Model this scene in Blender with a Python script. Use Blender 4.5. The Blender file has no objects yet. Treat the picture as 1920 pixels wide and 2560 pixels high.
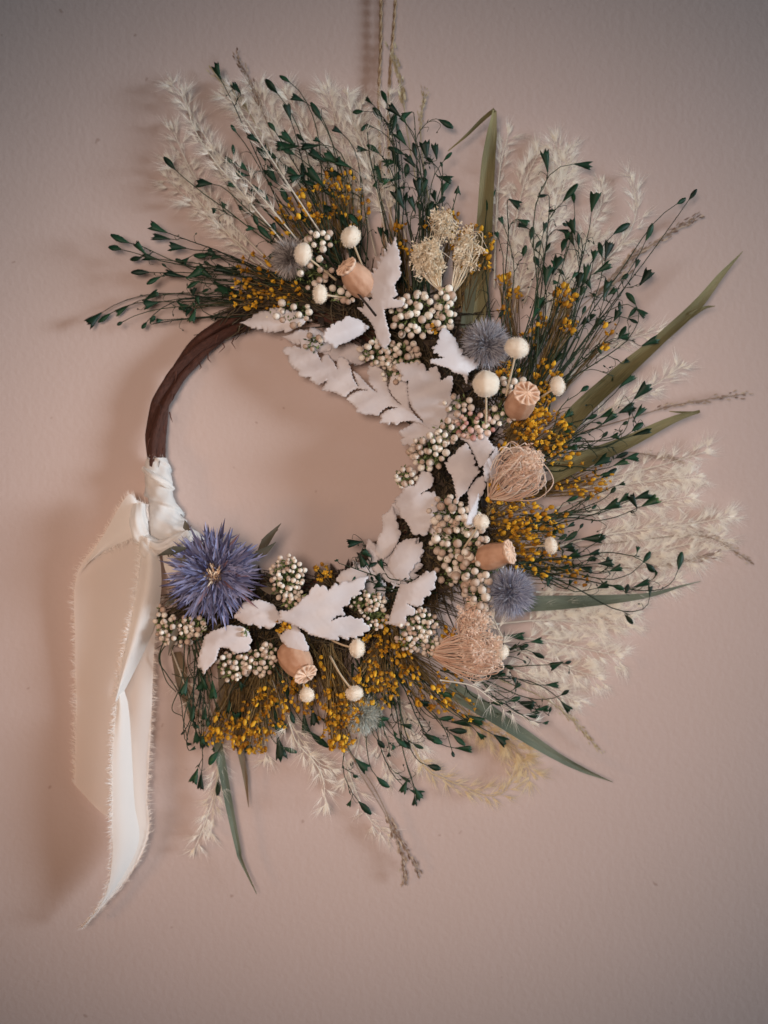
import bpy, math, random
from mathutils import Vector, Matrix
random.seed(11)
R = random.random
def U(a, b): return a + (b - a) * random.random()
PI = math.pi
S = 0.0003                 # metres per unit; the whole wreath is laid out in 0.3 mm units (x right, y down, h out of the wall)
DPX = 2833.0
# ------------------------------------------------------------------ camera, world, lights
scn = bpy.context.scene
cam_d = bpy.data.cameras.new('camera'); cam = bpy.data.objects.new('camera', cam_d)
scn.collection.objects.link(cam); scn.camera = cam
cam.location = (0, -DPX * S, 0); cam.rotation_euler = (PI / 2, 0, 0)
cam_d.lens = 36 * DPX / 2560.0; cam_d.sensor_width = 36; cam_d.clip_start = 0.01; cam_d.clip_end = 50
cam_d.dof.use_dof = True; cam_d.dof.focus_distance = (DPX - 130) * S; cam_d.dof.aperture_fstop = 1.6
w = bpy.data.worlds.new('World'); scn.world = w; w.use_nodes = True
w.node_tree.nodes['Background'].inputs[0].default_value = (0.85, 0.86, 1.0, 1)
w.node_tree.nodes['Background'].inputs[1].default_value = 0.02
def lamp(name, kind, loc, target, energy, col, **kw):
    d = bpy.data.lights.new(name, kind); o = bpy.data.objects.new(name, d)
    scn.collection.objects.link(o); o.location = loc
    o.rotation_euler = (Vector(target) - Vector(loc)).to_track_quat('-Z', 'Y').to_euler()
    d.energy = energy; d.color = col
    for k, v in kw.items(): setattr(d, k, v)
    return o
# cool window light from the right, warm room lamp from the left
lamp('window_light', 'SPOT', (2.75, -1.12, 0.08), (0.0, 0, -0.02), 820, (0.77, 0.885, 0.985), spot_size=math.radians(20), spot_blend=0.8, shadow_soft_size=0.62)
lamp('room_lamp', 'SPOT', (-0.16, -1.15, 0.06), (-0.003, 0, -0.012), 32, (1.0, 0.77, 0.64), spot_size=math.radians(43), spot_blend=0.55, shadow_soft_size=0.15)
lamp('low_lamp', 'SPOT', (-0.95, -0.75, -0.35), (-0.2, 0, -0.16), 10, (1.0, 0.52, 0.24), spot_size=math.radians(40), spot_blend=1.0, shadow_soft_size=0.14)
scn.view_settings.view_transform = 'Standard'; scn.view_settings.look = 'None'
scn.view_settings.exposure = 0.0; scn.view_settings.gamma = 1.0; scn.view_settings.use_curve_mapping = False

# ------------------------------------------------------------------ materials
def mat(name, c1, c2=None, rough=0.75, scale=60, trans=0.0, transp=0.0, bump=0.0, bscale=400, stripe=None, sheen=0.0, c3=None):
    m = bpy.data.materials.new(name); m.use_nodes = True
    nt = m.node_tree; N = nt.nodes; L = nt.links
    out = N['Material Output']; p = N['Principled BSDF']
    c2 = c2 or c1
    at = N.new('ShaderNodeAttribute'); at.attribute_name = 'var'
    tc = N.new('ShaderNodeTexCoord')
    nz = N.new('ShaderNodeTexNoise'); nz.inputs['Scale'].default_value = scale; nz.inputs['Detail'].default_value = 6
    if stripe:
        mp = N.new('ShaderNodeMapping'); mp.inputs['Scale'].default_value = stripe
        L.new(tc.outputs['UV'], mp.inputs[0]); L.new(mp.outputs[0], nz.inputs['Vector'])
    else:
        L.new(tc.outputs['Object'], nz.inputs['Vector'])
    ad = N.new('ShaderNodeMath'); ad.operation = 'MULTIPLY_ADD'; ad.inputs[1].default_value = 0.9; 
    L.new(nz.outputs['Fac'], ad.inputs[0]); L.new(at.outputs['Fac'], ad.inputs[2])
    sb = N.new('ShaderNodeMath'); sb.operation = 'SUBTRACT'; sb.inputs[1].default_value = 0.45; L.new(ad.outputs[0], sb.inputs[0])
    cr = N.new('ShaderNodeValToRGB'); L.new(sb.outputs[0], cr.inputs[0])
    cr.color_ramp.elements[0].color = (*c1, 1); cr.color_ramp.elements[1].color = (*c2, 1)
    cr.color_ramp.elements[0].position = 0.12; cr.color_ramp.elements[1].position = 0.88
    if c3:
        e = cr.color_ramp.elements.new(0.97); e.color = (*c3, 1)
    L.new(cr.outputs[0], p.inputs['Base Color'])
    p.inputs['Roughness'].default_value = rough; p.inputs['Specular IOR Level'].default_value = 0.25
    if sheen: p.inputs['Sheen Weight'].default_value = sheen
    if bump:
        bz = N.new('ShaderNodeTexNoise'); bz.inputs['Scale'].default_value = bscale; bz.inputs['Detail'].default_value = 4
        if stripe: L.new(mp.outputs[0], bz.inputs['Vector'])
        else: L.new(tc.outputs['Object'], bz.inputs['Vector'])
        b = N.new('ShaderNodeBump'); b.inputs['Strength'].default_value = bump; b.inputs['Distance'].default_value = 0.001
        L.new(bz.outputs['Fac'], b.inputs['Height']); L.new(b.outputs[0], p.inputs['Normal'])
    last = p.outputs[0]
    if trans:
        t = N.new('ShaderNodeBsdfTranslucent'); L.new(cr.outputs[0], t.inputs[0])
        mx = N.new('ShaderNodeMixShader'); mx.inputs[0].default_value = trans
        L.new(last, mx.inputs[1]); L.new(t.outputs[0], mx.inputs[2]); last = mx.outputs[0]
    if transp:
        t = N.new('ShaderNodeBsdfTransparent')
        mx = N.new('ShaderNodeMixShader'); mx.inputs[0].default_value = transp
        L.new(last, mx.inputs[1]); L.new(t.outputs[0], mx.inputs[2]); last = mx.outputs[0]
    L.new(last, out.inputs[0])
    return m
M = {}
M['wall'] = mat('painted_plaster', (0.505, 0.405, 0.365), (0.547, 0.438, 0.403), 0.85, 9, bump=0.32, bscale=230)
M['bark'] = mat('vine_bark', (0.020, 0.008, 0.006), (0.15, 0.058, 0.038), 0.7, 5, bump=0.9, bscale=7, stripe=(5, 1.6, 1))
M['twine'] = mat('jute_twine', (0.28, 0.18, 0.10), (0.50, 0.36, 0.23), 0.9, 300, bump=0.5, bscale=2500)
M['silk'] = mat('silk_ribbon', (0.86, 0.83, 0.79), (0.92, 0.90, 0.87), 0.7, 20, trans=0.34, transp=0.06, sheen=0.2, bump=0.12, bscale=60)
M['sheer'] = mat('sheer_ribbon', (0.92, 0.85, 0.79), (0.95, 0.90, 0.85), 0.7, 20, trans=0.45, transp=0.12)
M['green'] = mat('dyed_green_seed_head', (0.004, 0.016, 0.009), (0.014, 0.060, 0.028), 0.5, 200, c3=(0.07, 0.13, 0.03))
M['gstem'] = mat('dark_green_stem', (0.008, 0.022, 0.012), (0.045, 0.060, 0.030), 0.6, 60)
M['yellow'] = mat('golden_floret', (0.36, 0.15, 0.012), (0.86, 0.50, 0.04), 0.7, 120, trans=0.15)
M['ystem'] = mat('straw_stem', (0.09, 0.06, 0.022), (0.26, 0.18, 0.075), 0.7, 60)
M['berry'] = mat('pale_bead_bud', (0.50, 0.37, 0.29), (0.84, 0.78, 0.68), 0.6, 150, bump=0.25, bscale=1200)
M['pink'] = mat('pink_bead_bud', (0.50, 0.25, 0.22), (0.82, 0.68, 0.58), 0.6, 150, bump=0.25, bscale=1200)
M['moss'] = mat('green_bud_stalk', (0.035, 0.06, 0.02), (0.19, 0.24, 0.09), 0.8, 80)
M['leaf'] = mat('bleached_leaf', (0.63, 0.58, 0.585), (0.82, 0.785, 0.79), 0.45, 35, trans=0.24, bump=0.2, bscale=90)
M['leafback'] = mat('dark_leaf_edge', (0.02, 0.014, 0.012), (0.07, 0.05, 0.035), 0.8, 60)
M['poppy'] = mat('dried_poppy_shell', (0.38, 0.19, 0.11), (0.76, 0.50, 0.35), 0.6, 100, bump=0.5, bscale=300)
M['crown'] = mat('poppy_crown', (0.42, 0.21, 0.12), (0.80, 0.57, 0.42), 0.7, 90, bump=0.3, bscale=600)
M['cream'] = mat('cream_button', (0.70, 0.58, 0.43), (0.85, 0.78, 0.67), 0.9, 80, sheen=0.3)
M['cstem'] = mat('cream_stem', (0.42, 0.33, 0.21), (0.62, 0.52, 0.38), 0.8, 60)
M['plume'] = mat('pale_plume', (0.92, 0.87, 0.76), (0.97, 0.95, 0.89), 0.7, 40, trans=0.5)
M['plumey'] = mat('yellowish_plume', (0.74, 0.60, 0.38), (0.88, 0.78, 0.56), 0.8, 40, trans=0.5)
M['husk'] = mat('brown_husk', (0.20, 0.13, 0.10), (0.52, 0.41, 0.31), 0.8, 60, trans=0.2)
M['oat'] = mat('pale_oat_husk', (0.36, 0.28, 0.16), (0.62, 0.55, 0.38), 0.8, 60, trans=0.25)
M['blade'] = mat('olive_blade', (0.05, 0.055, 0.025), (0.36, 0.32, 0.16), 0.5, 3, stripe=(14, 1.0, 1), trans=0.2, bump=0.5, bscale=6)
M['bladeg'] = mat('grey_green_blade', (0.045, 0.07, 0.05), (0.27, 0.30, 0.22), 0.5, 3, stripe=(14, 1.0, 1), trans=0.2, bump=0.5, bscale=6)
M['bladeb'] = mat('brown_blade', (0.10, 0.07, 0.045), (0.24, 0.18, 0.11), 0.5, 3, stripe=(14, 1.0, 1), bump=0.5, bscale=6)
M['violet'] = mat('violet_bract', (0.07, 0.07, 0.15), (0.33, 0.35, 0.55), 0.55, 45, c3=(0.22, 0.13, 0.15))
M['vcore'] = mat('thistle_centre', (0.12, 0.08, 0.07), (0.75, 0.58, 0.42), 0.8, 200)
M['vleaf'] = mat('thistle_leaf', (0.05, 0.05, 0.035), (0.15, 0.12, 0.09), 0.7, 60)
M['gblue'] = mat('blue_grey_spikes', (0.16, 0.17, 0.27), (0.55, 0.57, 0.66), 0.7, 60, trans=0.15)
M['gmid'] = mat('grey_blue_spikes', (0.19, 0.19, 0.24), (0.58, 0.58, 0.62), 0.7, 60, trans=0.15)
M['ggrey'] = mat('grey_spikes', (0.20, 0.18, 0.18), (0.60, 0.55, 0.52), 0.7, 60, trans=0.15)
M['gpale'] = mat('pale_green_spikes', (0.34, 0.38, 0.35), (0.68, 0.71, 0.66), 0.7, 60, trans=0.2)
M['lace'] = mat('dried_lace_flower', (0.78, 0.53, 0.40), (0.93, 0.79, 0.66), 0.75, 80, trans=0.15)
M['lacec'] = mat('cream_lace_flower', (0.70, 0.55, 0.36), (0.91, 0.82, 0.66), 0.75, 80, trans=0.15)
M['filler'] = mat('dry_brown_stalk', (0.022, 0.018, 0.011), (0.13, 0.095, 0.055), 0.8, 60)

def wall_marks(m):
    nt = m.node_tree; N = nt.nodes; L = nt.links; p = N['Principled BSDF']; src = p.inputs['Base Color'].links[0].from_socket
    tc = N.new('ShaderNodeTexCoord'); prev = src
    for sc, lo, hi, col in ((110, .74, .77, (.78, .73, .70)), (2.2, .42, .72, (.93, .93, .94))):
        nz = N.new('ShaderNodeTexNoise'); nz.inputs['Scale'].default_value = sc; nz.inputs['Detail'].default_value = 3 if sc < 50 else 1.5; L.new(tc.outputs['Object'], nz.inputs['Vector'])
        r = N.new('ShaderNodeMapRange'); r.inputs['From Min'].default_value = lo; r.inputs['From Max'].default_value = hi; L.new(nz.outputs['Fac'], r.inputs['Value'])
        mx = N.new('ShaderNodeMix'); mx.data_type = 'RGBA'; mx.blend_type = 'MULTIPLY'; pass
        mx.inputs[7].default_value = (*col, 1); L.new(r.outputs[0], mx.inputs[0]); L.new(prev, mx.inputs[6]); prev = mx.outputs[2]
    L.new(prev, p.inputs['Base Color'])
wall_marks(M['wall'])

# ------------------------------------------------------------------ mesh helpers
def Q(x, y, h):            # a point h units in front of the wall, seen at (x, y)
    k = 1 - h / DPX
    return Vector((960 + (x - 960) * k, 1280 + (y - 1280) * k, h))
def W(p): return ((p[0] - 960) * S, -p[2] * S, (1280 - p[1]) * S)
class MB:
    def __init__(s): s.v = []; s.f = []; s.a = []; s.uv = []
    def add(s, vs, fs, a=0.5, uvs=None):
        b = len(s.v); s.v += [tuple(v) for v in vs]; s.f += [tuple(i + b for i in f) for f in fs]
        s.a += ([a] * len(vs) if not isinstance(a, list) else a)
        s.uv += (uvs if uvs else [(0.0, 0.0)] * len(vs))
    def build(s, name, m, parent=None, smooth=True, origin=None):
        if origin is None and parent is None:
            o3 = s.v[0]
        elif origin is None:
            n = len(s.v); o3 = [sum(v[i] for v in s.v) / n for i in range(3)]
        else: o3 = origin
        ow = Vector(W(o3))
        me = bpy.data.meshes.new(name)
        me.from_pydata([tuple(Vector(W(p)) - ow) for p in s.v], [], s.f)
        at = me.attributes.new('var', 'FLOAT', 'POINT'); at.data.foreach_set('value', s.a)
        uvl = me.uv_layers.new(name='UVMap')
        flat = []
        for l in me.loops: flat += s.uv[l.vertex_index]
        uvl.data.foreach_set('uv', flat)
        if smooth: me.polygons.foreach_set('use_smooth', [True] * len(me.polygons))
        me.materials.append(M[m]); me.update()
        o = bpy.data.objects.new(name, me); scn.collection.objects.link(o)
        if parent is not None:
            o.parent = parent
            o.location = ow - world_loc(parent)
        else: o.location = ow
        return o
def world_loc(o):
    v = Vector(o.location)
    while o.parent is not None:
        o = o.parent; v += Vector(o.location)
    return v
def spline(P, n=8):
    P = [Vector(p) for p in P]
    if len(P) == 2: return [P[0].lerp(P[1], i / n) for i in range(n + 1)]
    E = [P[0] * 2 - P[1]] + P + [P[-1] * 2 - P[-2]]; o = []
    for i in range(1, len(E) - 2):
        a, b, c, d = E[i - 1:i + 3]
        for k in range(n):
            t = k / n
            o.append(0.5 * ((2 * b) + (c - a) * t + (2 * a - 5 * b + 4 * c - d) * t * t + (3 * b - a - 3 * c + d) * t ** 3))
    o.append(P[-1]); return o
def lerpl(L, t):
    x = t * (len(L) - 1); i = min(int(x), len(L) - 2); return L[i] + (L[i + 1] - L[i]) * (x - i)
def tube(mb, pts, r, n=4, a=0.5, fn=None, cap=True):
    m = len(pts); up = Vector((0.12, 0.2, 1)).normalized(); vs = []; fs = []; uvs = []; L = 0
    rr = r if isinstance(r, (list, tuple)) else [r, r]
    pu = None
    for i, p in enumerate(pts):
        t = (pts[min(i + 1, m - 1)] - pts[max(i - 1, 0)])
        if t.length < 1e-6: t = Vector((1, 0, 0))
        t.normalize()
        u = (pu if pu is not None else up); u = u - t * u.dot(t)
        if u.length < 1e-4: u = Vector((1, 0.3, 0)) - t * t.x
        u.normalize(); pu = u; w_ = t.cross(u)
        if i: L += (p - pts[i - 1]).length
        q = lerpl(rr, i / (m - 1))
        for k in range(n):
            an = 2 * PI * k / n
            rad = q * (fn(i / (m - 1), an) if fn else 1)
            vs.append(p + (u * math.cos(an) + w_ * math.sin(an)) * rad); uvs.append((abs(k / n * 2 - 1), L / 100))
    for i in range(m - 1):
        for k in range(n):
            k2 = (k + 1) % n; fs.append((i * n + k, i * n + k2, i * n + n + k2, i * n + n + k))
    if cap: fs.append(tuple(range(n))); fs.append(tuple((m - 1) * n + k for k in range(n)))
    mb.add(vs, fs, a, uvs)
def ico():
    t = (1 + 5 ** .5) / 2
    v = [Vector(q).normalized() for q in [(-1, t, 0), (1, t, 0), (-1, -t, 0), (1, -t, 0), (0, -1, t), (0, 1, t), (0, -1, -t), (0, 1, -t), (t, 0, -1), (t, 0, 1), (-t, 0, -1), (-t, 0, 1)]]
    f = [(0, 11, 5), (0, 5, 1), (0, 1, 7), (0, 7, 10), (0, 10, 11), (1, 5, 9), (5, 11, 4), (11, 10, 2), (10, 7, 6), (7, 1, 8), (3, 9, 4), (3, 4, 2), (3, 2, 6), (3, 6, 8), (3, 8, 9), (4, 9, 5), (2, 4, 11), (6, 2, 10), (8, 6, 7), (9, 8, 1)]
    return v, f
def subdiv(v, f):
    v = list(v); c = {}; g = []
    def mid(a, b):
        k = (min(a, b), max(a, b))
        if k not in c: v.append(((v[a] + v[b]) / 2).normalized()); c[k] = len(v) - 1
        return c[k]
    for a, b, d in f:
        x, y, z = mid(a, b), mid(b, d), mid(d, a); g += [(a, x, z), (b, y, x), (d, z, y), (x, y, z)]
    return v, g
I0 = ico(); I1 = subdiv(*I0); I2 = subdiv(*I1); I3 = subdiv(*I2)
def rdir():
    z = U(-1, 1); a = U(0, 2 * PI); s = math.sqrt(1 - z * z); return Vector((s * math.cos(a), s * math.sin(a), z))
def basis(d):
    d = d.normalized(); u = d.cross(Vector((0.1, 0.25, 1)))
    if u.length < 1e-3: u = Vector((1, 0, 0))
    u.normalize(); return u, d.cross(u).normalized(), d
def ball(mb, c, r, a=0.5, T=I1, sq=(1, 1, 1), ax=None, jit=0.0):
    u, w_, d = basis(ax) if ax is not None else (Vector((1, 0, 0)), Vector((0, 1, 0)), Vector((0, 0, 1)))
    mb.add([c + (u * p.x * sq[0] + w_ * p.y * sq[1] + d * p.z * sq[2]) * r * (1 + U(-jit, jit)) for p in T[0]], T[1], a)
def lens(mb, b, t, wd, nrm=None, a=0.5, seg=3, fold=0.3, pk=0.45, bend=0.0):   # slender pointed blade with a fold
    d = t - b; n = nrm if nrm is not None else Vector((U(-.5, .5), U(-.5, .5), 1))
    s = d.cross(n)
    if s.length < 1e-5: s = Vector((1, 0, 0))
    s.normalize(); n = s.cross(d).normalized(); vs = []; fs = []; uvs = []
    for i in range(seg + 1):
        x = i / seg
        q = (x / pk) ** 0.8 if x < pk else ((1 - x) / (1 - pk)) ** 0.9
        c = b + d * x + n * (math.sin(PI * x) * bend * d.length)
        q = max(q, 0.04) * wd
        vs += [c - s * q, c + n * (-fold * q), c + s * q]; uvs += [(0, x * 2), (.5, x * 2), (1, x * 2)]
    for i in range(seg):
        j = i * 3; fs += [(j, j + 1, j + 4, j + 3), (j + 1, j + 2, j + 5, j + 4)]
    mb.add(vs, fs, a, uvs)
def hair(mb, b, t, wd, a=0.5, bend=0.0):
    d = t - b; s = d.cross(Vector((U(-.6, .6), U(-.6, .6), 1)))
    if s.length < 1e-5: return
    s.normalize(); m = b.lerp(t, 0.55) + s * bend
    mb.add([b - s * wd, b + s * wd, m + s * wd * 0.8, m - s * wd * 0.8, t], [(0, 1, 2, 3), (3, 2, 4)], a)
def crop(ox, oy, k, s): # digitised points: "bx,by,tx,ty" per item
    o = []
    for it in s.split(';'):
        it = it.strip()
        if it: o.append(tuple(float(q) * k + (ox if i % 2 == 0 else oy) for i, q in enumerate(it.split(','))))
    return o
def tag(o, label=None, cat=None, group=None, kind=None):
    if label: o['label'] = label
    if cat: o['category'] = cat
    if group: o['group'] = group
    if kind: o['kind'] = kind
    return o
def part(name, q, parent, label=None, group=None):
    o = bpy.data.objects.new(name, None); o.empty_display_size = 0.01
    scn.collection.objects.link(o); ow = Vector(W(q)); o.parent = parent; o.location = ow - world_loc(parent) if parent else ow
    tag(o, label, None, group); return o

# ------------------------------------------------------------------ the wall
mb = MB(); k = 5200
mb.v = []; mb.add([(960 - k, 1280 - k, 0), (960 + k, 1280 - k, 0), (960 + k, 1280 + k, 0), (960 - k, 1280 + k, 0)], [(0, 1, 2, 3)])
tag(mb.build('wall', 'wall', origin=(960, 1280, 0)), kind='structure')

# ------------------------------------------------------------------ wreath root
wreath = bpy.data.objects.new('dried_flower_wreath', None); scn.collection.objects.link(wreath)
wreath.location = W((735, 1125, 30)); wreath.empty_display_size = 0.1
tag(wreath, 'round vine wreath covered with dried flowers, white leaves and grasses on a pink wall', 'wreath')

HC = (735, 1125); HR = 349
def hoop_pt(an, dr=0, h=45): return Q(HC[0] + (HR + dr) * math.cos(an), HC[1] + (HR + dr) * math.sin(an) * 0.995, h)
# hoop: three vines twisted round each other
hoop = part('vine_hoop', hoop_pt(PI), wreath)
for s in range(3):
    mb = MB(); pts = []
    for i in range(181):
        an = 2 * PI * i / 180; tw = an * 3 + s * 2 * PI / 3 + 0.5 * math.sin(an * 2 + s)
        c = hoop_pt(an, 13 * math.cos(tw) + 3 * math.sin(an * 5 + s * 2), 40 + 12 * math.sin(tw))
        pts.append(c)
    ph = U(0, 6)
    tube(mb, pts, [12.6, 11.2, 13.4, 10.8, 13.0, 12.6], 14, U(.3, .6), fn=lambda t, a: 1 + 0.14 * math.sin(a * 3 + t * 9 + ph) + 0.08 * math.sin(t * 160 + a) + .10 * max(0, math.sin(t * 47 + ph)) ** 12 + 0.05 * math.sin(a * 5 - t * 40) + U(-.03, .03), cap=False)
    mb.build('vine_strand', 'bark', hoop)
mb = MB()
for (x, y) in [(628, 800), (557, 858), (424, 1030), (452, 940), (408, 1120), (600, 812), (520, 880), (498, 905), (436, 985), (410, 1065), (398, 1010), (376, 1095), (405, 1140), (440, 930), (585, 845), (545, 838)]:   # bark splits
    b = Q(x, y, 62); tube(mb, [b, b + Vector((U(-6, 6), U(6, 20), 2)), b + Vector((U(-10, 10), U(16, 30), 5))], [1.8, 1.4, 0.4], 4, U(.3, 1))
mb.build('bark_flake', 'bark', hoop)

# ------------------------------------------------------------------ dry stalks bound round the hoop
def arc_in(an):   # flowers run clockwise from upper left to lower left of the hoop
    return True
mb = MB()
def an_rand(): return U(math.radians(-112), math.radians(128)) if R() < .7 else U(math.radians(10), math.radians(126))
for i in range(3900):
    an = an_rand(); dr = U(-22, 55) if (an < -1 or R() < .55) else U(20, 150); h0 = U(18, 75)
    out = U(-0.3, 1.0); L = U(50, 170)
    if -1.95 < an < -1.5: out = U(-0.9, -0.1) + 0.2
    rad = Vector((math.cos(an), math.sin(an), 0)); tan = Vector((-math.sin(an), math.cos(an), 0)) * (1 if R() < .5 else -1)
    if out < 0: L *= 0.5
    if an > 1.9: out = max(out, .5); L *= .7
    if an < -1.3: tan = Vector((math.sin(an), -math.cos(an), 0)) * (1 if R() < .75 else -1); L *= 0.8
    d = (rad * max(out, -.12) + tan * U(.25, 1)).normalized()
    b = hoop_pt(an, dr, h0); c = b + d * L * .5 + Vector((U(-9, 9), U(-9, 9), U(-5, 14))); e = b + d * L + rad * out * 18 + Vector((0, 0, U(-15, 20)))
    tube(mb, spline([b, c, e], 3), [U(1.6, 3.4), 1.0], 3, U(0, 1), cap=False)
st = mb.build('stalk_bundle', 'filler', wreath); st['kind'] = 'stuff'
mb = MB()
for i in range(1100):
    an = U(math.radians(28), math.radians(124)); b = hoop_pt(an, U(0, 110), U(15, 60)); rad = Vector((math.cos(an), math.sin(an), 0)); d = (rad + Vector((U(-.5, .5), U(-.5, .5), U(-.1, .2)))).normalized(); e = b + d * U(40, 130)
    tube(mb, spline([b, b.lerp(e, .5) + Vector((U(-7, 7), U(-7, 7), U(-3, 9))), e], 3), [1.5, .8], 3, U(0, 1), cap=False)
o = mb.build('straw_filling', 'ystem', wreath); o['kind'] = 'stuff'
mb = MB()
for i in range(1500):
    an = an_rand(); b = hoop_pt(an, U(-14, 75) if (an < -1 or R() < .6) else U(40, 150), U(20, 66)); d = Vector((U(-1, 1), U(-1, 1), U(-.2, .5))).normalized()
    lens(mb, b, b + d * U(22, 50), U(5, 11), a=U(0, 1), seg=4, bend=.1)
o = mb.build('dark_leaf_filling', 'leafback', wreath); o['kind'] = 'stuff'

# ------------------------------------------------------------------ plumes of pale grass
def plume(P, m='plume', fluff=1.0, h0=55, h1=35, sz=1.0, name='feather_grass_plume', dens=1.0, start=0.25):
    n = len(P); pts = spline([Q(x, y, h0 + (h1 - h0) * i / (n - 1)) for i, (x, y) in enumerate(P)], 10)
    g = part(name, pts[0], wreath)
    mb = MB(); tube(mb, pts, [2.0 * sz, 1.5 * sz, 0.7], 4, .4); mb.build('stem', m, g)
    mb = MB(); L = 0; nxt = 0; tot = sum((pts[i + 1] - pts[i]).length for i in range(len(pts) - 1)); side = 1
    for i in range(len(pts) - 1):
        seg = pts[i + 1] - pts[i]; sl = seg.length; t = seg.normalized(); pr = Vector((-t.y, t.x, 0)).normalized()
        while L + sl > nxt:
            c = pts[i] + t * (nxt - L); u = nxt / tot; nxt += U(6.5, 13) / dens * sz
            if u < start: continue
            side = -side; env = min(1, (u - start) * 5 + .3) * (1 - 0.35 * max(0, u - .7) / .3)
            bl = U(10, 40) * sz * env * fluff; bd = (t * U(.6, 1.2) + pr * side * U(.3, .95) + Vector((0, 0, U(-.3, .4)))).normalized()
            e = c + bd * bl; hair(mb, c, e, 0.6 * sz, .5)
            for q in range(random.choice((1, 2, 2, 3))):
                o = c.lerp(e, U(.45, 1)); dd = (bd + Vector((U(-.5, .5), U(-.5, .5), U(-.3, .3)))).normalized(); l = U(17, 31) * sz
                lens(mb, o, o + dd * l, U(.9, 1.7) * sz, a=U(.3, 1), seg=2, pk=.35)
                for z in range(int(U(8, 15) * fluff)):
                    d2 = (dd + Vector((U(-.4, .4), U(-.4, .4), U(-.3, .3)))).normalized()
                    hair(mb, o, o + d2 * U(20, 56) * sz, U(.2, .42), U(.4, 1), U(-3, 3))
        L += sl
    d = (pts[-1] - pts[-3]).normalized()
    for q in range(14):
        dd = (d + Vector((U(-.5, .5), U(-.5, .5), U(-.3, .3)))).normalized(); lens(mb, pts[-1] - d * U(0, 10), pts[-1] + dd * U(10, 26) * sz, 1.4, a=U(.3, 1), seg=2)
    mb.build('spikelets', m, g)
A = 'plume'
PL = [
 ([(720,640),(600,480),(500,320),(450,235),(428,212)],1.0,40,22),
 ([(720,620),(574,447),(540,407),(486,323),(459,230)],.75,85,60),
 ([(800,580),(661,371),(631,323),(601,278),(586,225)],.75,95,75),
 ([(760,620),(631,465),(604,441),(574,410),(530,370)],.75,90,75),
 ([(690,710),(620,640),(530,540),(470,470),(422,400)],.9,45,25),
 ([(700,700),(600,610),(505,530),(440,470),(415,440)],.9,35,18),
 ([(830,580),(740,420),(640,300),(560,235)],1.1,45,25),
 ([(850,620),(760,440),(690,320),(640,225)],1.1,40,22),
 ([(900,620),(840,450),(770,330),(715,232)],1.2,40,22),
 ([(940,640),(900,480),(850,330),(815,222)],1.2,45,25),
 ([(970,620),(930,430),(880,300),(868,235)],1.0,80,60),
 ([(1000,620),(950,450),(910,350),(898,270)],1.1,50,30),
 ([(1020,620),(975,420),(960,330),(975,235)],.9,70,50),
 ([(680,660),(560,540),(480,430),(430,320)],.9,40,22),
 ([(1270,880),(1300,700),(1350,540),(1400,420),(1385,350)],1.2,50,25),
 ([(1260,760),(1285,580),(1310,460),(1345,385)],1.2,40,20),
 ([(1310,760),(1370,580),(1410,460),(1418,375)],1.2,45,22),
 ([(1340,880),(1400,720),(1460,600),(1500,520),(1505,455)],.9,45,22),
 ([(1380,860),(1480,690),(1560,600),(1590,530),(1582,450)],.9,40,22),
 ([(1235,720),(1240,560),(1250,420),(1272,330)],.9,35,18),
 ([(1330,900),(1380,760),(1440,660),(1490,590)],1.1,45,25),
 ([(1420,1080),(1560,1000),(1640,960),(1702,915)],1.0,55,40),
 ([(1400,960),(1500,880),(1580,845),(1645,828)],.8,40,20),
 ([(1390,1270),(1550,1215),(1650,1200),(1745,1188)],1.1,50,25),
 ([(1400,1240),(1550,1190),(1680,1155),(1765,1128)],1.0,45,22),
 ([(1380,1370),(1500,1340),(1640,1320),(1740,1308),(1825,1290)],1.1,50,25),
 ([(1380,1400),(1500,1395),(1620,1380),(1720,1360),(1800,1340)],1.2,45,22),
 ([(1380,1430),(1500,1425),(1640,1405),(1785,1385)],1.1,40,20),
 ([(1340,1480),(1480,1480),(1600,1470),(1695,1450)],1.1,40,20),
 ([(1370,1300),(1500,1280),(1620,1260),(1725,1240)],1.1,50,25),
 ([(1240,1560),(1360,1550),(1460,1555),(1565,1555)],1.5,45,22),
 ([(1240,1590),(1350,1600),(1450,1620),(1545,1640)],1.5,45,22),
 ([(1230,1600),(1330,1640),(1420,1670),(1495,1695)],1.4,40,20),
 ([(1260,1530),(1380,1520),(1490,1525),(1590,1530)],1.4,45,22),
 ([(1200,1640),(1300,1680),(1380,1720),(1440,1755)],1.1,45,22),
 ([(1250,1500),(1350,1500),(1440,1500),(1520,1490)],1.4,40,20),
 ([(1100,1700),(1180,1715),(1240,1755),(1330,1805)],.7,120,95),
 ([(1230,1650),(1255,1600),(1245,1570),(1232,1540)],.7,150,135),
 ([(680,1700),(720,1800),(742,1856),(787,1907),(808,1952),(813,2015)],.8,85,70),
 ([(690,1740),(740,1830),(790,1900),(835,1925)],.8,75,60),
 ([(840,1820),(862,1900),(890,1980),(925,2050),(970,2085)],.7,40,20),
 ([(520,1760),(548,1860),(540,1960),(515,2050),(485,2125)],.8,50,35),
 ([(545,1800),(545,1900),(538,1990),(525,2080)],.8,45,30),
 ([(650,1760),(660,1830),(665,1895)],.8,40,25),
 ([(960,1700),(1010,1780),(1040,1850),(1050,1900)],1.1,45,25),
 ([(970,1720),(950,1800),(955,1870),(975,1940)],.9,40,20),
 ([(900,1740),(900,1830),(880,1910),(860,1960)],.9,40,20),
 ([(420,1600),(450,1680),(480,1760),(500,1810)],.7,30,20),
]
for P, fl, h0, h1 in PL: plume(P, 'plume', fl, h0, h1, dens=1.35 if fl > 1 else (.62 if fl < .85 else .8))
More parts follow.
